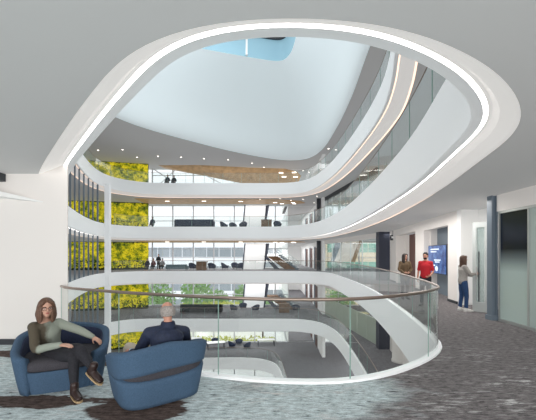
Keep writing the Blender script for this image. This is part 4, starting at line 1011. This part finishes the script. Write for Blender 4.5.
pm, T, R = person((-1.35, 4.0, 0), 'seated man with balding grey hair in navy jacket, seen from behind', Jm, .93, SKIN2, NAV, KHA, (BOOT, DARK), hair_short((.30, .27, .25), True), .0085, True, bulk=1.2)
bm = B(); nk = Jm['neck']; 
lathe(bm, (nk.x, nk.y, nk.z-.05), [(.10, 0), (.085, .03), (.074, .07), (.070, .075)], 20); obj('collar', bm, NAV, pm, True)
bm = B(); tube(bm, [P(133, 352, 3.98), P(131.5, 351, 4.06)], [.036, .034], 12); obj('shirt_cuff', bm, mat('pale_blue_shirt', (.45, .58, .72), .8), pm, True)

# standing figures
def standing(x, d, H, yaw, arms, label, skin, top, pants, shoe, hairf, **kw):
    """yaw: angle of facing direction; arms: dict of hand targets in local (right, fwd, up) metres for H=1.7"""
    s = H/1.72; X = (x-HX)*d/F; o = Vector((X, d, 0)); fw = Vector((math.cos(yaw), math.sin(yaw), 0)); rt = Vector((fw.y, -fw.x, 0))
    def q(a, b, c): return o+(rt*a+fw*b)*s+Vector((0, 0, c*s))
    J = dict(head=q(0, .02, 1.60), face=tuple(fw+Vector(kw.pop('look', (0, 0, 0)))), neck=q(0, -.01, 1.46), chest=q(0, 0, 1.28), waist=q(0, .0, 1.08), pelvis=q(0, -.01, .95))
    for nm, sg in (('R', 1), ('L', -1)):
        el, wr, hd = arms[nm]
        J['sh'+nm] = q(sg*.158, -.01, 1.375); J['el'+nm] = q(*el); J['wr'+nm] = q(*wr); J['hd'+nm] = tuple(rt*hd[0]+fw*hd[1]+Vector((0, 0, hd[2]))); J['pn'+nm] = tuple(rt*(-sg)+fw*.2); J['th'+nm] = sg
        J['hip'+nm] = q(sg*.085, 0, .90); J['kn'+nm] = q(sg*.095, .03+.03*sg, .49); J['an'+nm] = q(sg*.10, .05*sg, .085); J['ft'+nm] = tuple(fw+rt*.15*sg)
        J['curl'+nm] = .6
    J['cuff'] = .058
    return person((X, d, 0), label, J, s, skin, top, pants, shoe, hairf, .012, **kw)
RED = mat('red_shirt', (.50, .012, .022), .8); COAT = mat('olive_brown_coat', (.115, .075, .04), .85, noise=.2, nscale=30); GREYJ = mat('grey_jumper', (.33, .31, .29), .9, noise=.15, nscale=40)
JEAN = mat('blue_jeans', (.022, .06, .16), .85, noise=.25, nscale=40); WSH = mat('white_trainers', (.75, .74, .72), .6); BLKT = mat('black_trousers', (.02, .02, .025), .85)
down = {'R': ((.24, -.02, 1.12), (.25, .06, .88), (0, .25, -1)), 'L': ((-.24, -.02, 1.12), (-.25, .06, .88), (0, .25, -1))}
akimbo = {'R': ((.215, -.03, 1.10), (.22, .08, .87), (-.1, .3, -1)), 'L': ((-.22, -.02, 1.11), (-.17, .17, .98), (.5, .5, -.3))}
clasp = {'R': ((.22, .04, 1.12), (.10, .22, 1.0), (-.8, .3, -.1)), 'L': ((-.22, .04, 1.12), (-.10, .22, 1.0), (.8, .3, -.1))}
standing(425.5, 10.8, 1.74, math.radians(-125), akimbo, 'standing man with dark beard in red polo shirt by the blue screen', SKIN2, RED, BLKT, (BOOT, DARK), hair_short((.018, .014, .012), False, True), rolled=True, look=(-.2, 0, 0))
pw, T, R = standing(404.8, 12.4, 1.70, math.radians(-95), clasp, 'standing woman with long dark hair in olive brown coat behind the railing', SKIN, COAT, BLKT, (BOOT, DARK), hair_long((.025, .016, .013), .27), long_top=True, look=(.55, 0, 0))
reach = {'R': ((.22, .12, 1.15), (.06, .36, 1.16), (-.1, 1, .1)), 'L': ((-.20, .10, 1.14), (-.04, .34, 1.08), (.2, 1, .1))}
standing(463, 9.75, 1.63, math.radians(-8), reach, 'standing woman in grey jumper and blue jeans pulling the glass door', SKIN, GREYJ, JEAN, (WSH, WSH), hair_long((.065, .03, .018), .26, wave=.02))

# small figures on the far floors
def farperson(x, d, z, col, hair, label, seated=False, face=1):
    X = (x-HX)*d/F; r = thing('person', (X, d, z), label, 'person'); bm = B()
    def q(a, b, c): return Vector((X+a, d+b, z+c))
    h = .45 if seated else .92
    limb(bm, [q(0, 0, h), q(0, 0, h+.25), q(0, 0, h+.48)], [(.15, .11), (.14, .10), (.09, .07)], 10, side=(1, 0, 0)); ellip(bm, q(0, -.01, h+.69), (.075, .09, .115)); tube(bm, [q(0, 0, h+.45), q(0, 0, h+.62)], .05, 8)
    for s in (-1, 1):
        limb(bm, [q(s*.17, 0, h+.46), q(s*.23, -.02, h+.2), q(s*.16, -.22, h+.1)], [.05, .042, .03], 8); hand(bm, q(s*.16, -.22, h+.1), (-s*.3, -1, 0), (0, 0, -1), 1, .5, s)
        if seated: limb(bm, [q(s*.09, 0, h), q(s*.11, -.42, h+.02), q(s*.11, -.44, .06)], [.08, .06, .045], 8)
        else: limb(bm, [q(s*.09, 0, h), q(s*.09, -.02, .48), q(s*.1, .0, .06)], [.085, .06, .045], 8)
        limb(bm, [q(s*.11, (-.44 if seated else 0), .05), q(s*.11, (-.62 if seated else -.18), .04)], [.045, .04], 8, k=2)
    blob('body', bm, SKIN, r, .022, 2)
    bm = B(); limb(bm, [q(0, 0, h-.03), q(0, 0, h+.25), q(0, 0, h+.50)], [(.18, .14), (.165, .13), (.11, .09)], 10, side=(1, 0, 0))
    for s in (-1, 1): limb(bm, [q(s*.15, 0, h+.46), q(s*.24, -.02, h+.2), q(s*.17, -.18, h+.11)], [.068, .06, .045], 8)
    blob('top', bm, col, r, .022, 2)
    bm = B()
    for s in (-1, 1):
        if seated: limb(bm, [q(s*.09, 0, h), q(s*.11, -.42, h+.02), q(s*.11, -.44, .12)], [.10, .078, .06], 8)
        else: limb(bm, [q(s*.09, 0, h+.02), q(s*.09, -.02, .48), q(s*.1, .0, .1)], [.105, .078, .06], 8)
    blob('trousers', bm, BLKT, r, .022, 2)
    bm = B(); ellip(bm, q(0, .02, h+.73), (.09, .10, .11)); blob('hair', bm, hair, r, .02, 1)
HB = mat('hair_black', (.02, .015, .012), .8); GRT = mat('grey_shirt', (.25, .25, .27), .9); MAR = mat('maroon_shirt', (.16, .04, .05), .9)
farperson(153.5, 36, 0, MAR, HB, 'small seated person in maroon beside the living wall across the atrium', True)
farperson(158.5, 36.6, 0, BLKT, HB, 'small standing person in black among the seated group across the atrium')
farperson(162.5, 36, 0, GRT, HB, 'small seated person in grey next to the teal sofa across the atrium', True)
farperson(147.5, 35.4, 0, NAV, HB, 'small seated person in navy right at the living wall edge', True)
farperson(152.5, 35.2, FF, NAV, HB, 'small seated person in navy one floor up at the living wall edge', True)
farperson(167.5, 35, 2*FF, NAV, HB, 'small seated person at the top floor windows', True)
farperson(174, 35.2, 2*FF, BLKT, HB, 'second small seated person at the top floor windows', True)

# ------------------------------------------------------------------ lights and world
w = bpy.data.worlds.new('World'); bpy.context.scene.world = w; w.use_nodes = True; nt = w.node_tree
bg = nt.nodes['Background']; tc = nt.nodes.new('ShaderNodeTexCoord'); sp = nt.nodes.new('ShaderNodeSeparateXYZ'); nt.links.new(tc.outputs['Generated'], sp.inputs[0])
rp = ramp(nt, [(0, (.55, .55, .55)), (.45, (.75, .77, .8)), (.52, (1.0, 1.0, 1.0)), (1, (.93, .97, 1.0))]); mr = nt.nodes.new('ShaderNodeMapRange'); mr.inputs[1].default_value = -1; mr.inputs[2].default_value = 1
nt.links.new(sp.outputs['Z'], mr.inputs[0]); nt.links.new(mr.outputs[0], rp.inputs[0]); nt.links.new(rp.outputs[0], bg.inputs[0]); bg.inputs[1].default_value = 1.25
def area(name, loc, rot, sx, sy, e, col=(1, 1, 1)):
    l = bpy.data.lights.new(name, 'AREA'); l.shape = 'RECTANGLE'; l.size = sx; l.size_y = sy; l.energy = e; l.color = col
    o = bpy.data.objects.new(name, l); o.location = loc; o.rotation_euler = rot; COL.objects.link(o); return o
area('skylight_lamp', (-3, 20, ZS+1.9), (0, 0, 0), 7, 8, 500, (.95, .98, 1))
area('well_fill_light', (-2, 9.5, ZR+1.0), (PI*.80, 0, 0), 9, 1.5, 60, (.93, .98, 1))  # unseen uplight added to brighten the light well
area('rear_fill_light', (0, -5.5, 1.6), (math.radians(94), 0, 0), 16, 3.0, 680, (1, .98, .96))  # big fill panel added behind the camera, not a room fitting
for k in (-2, -1, 0, 1, 2):
    area('far_floor_fill', (-6, 36.8, k*FF+3.0), (0, 0, 0), 14, 2.5, 260)  # added area fill brightening the far side of each floor
    area('interior_fill', (9.5, 27, k*FF+3.0), (0, 0, 0), 4, 12, 330)  # added fills for the partitioned rooms and the far corridor
    area('interior_fill', (4.2, 48, k*FF+3.0), (0, 0, 0), 1.5, 14, 180)
area('corridor_fill', (5.3, 13, 3.05), (0, 0, 0), .8, 9, 170, (1, .96, .92))  # area light added to lift the right corridor walls, not a fitting
# ------------------------------------------------------------------ camera
cd = bpy.data.cameras.new('Camera'); cam = bpy.data.objects.new('Camera', cd); COL.objects.link(cam)
cam.location = (0, 0, EYE); cam.rotation_euler = (PI/2, 0, 0); cd.sensor_width = 36; cd.lens = F/536*36
cd.shift_y = (HY-210)/536; cd.shift_x = 0; cd.clip_end = 400
sc = bpy.context.scene; sc.camera = cam
sc.view_settings.view_transform = 'Standard'; sc.view_settings.look = 'None'; sc.view_settings.exposure = .07
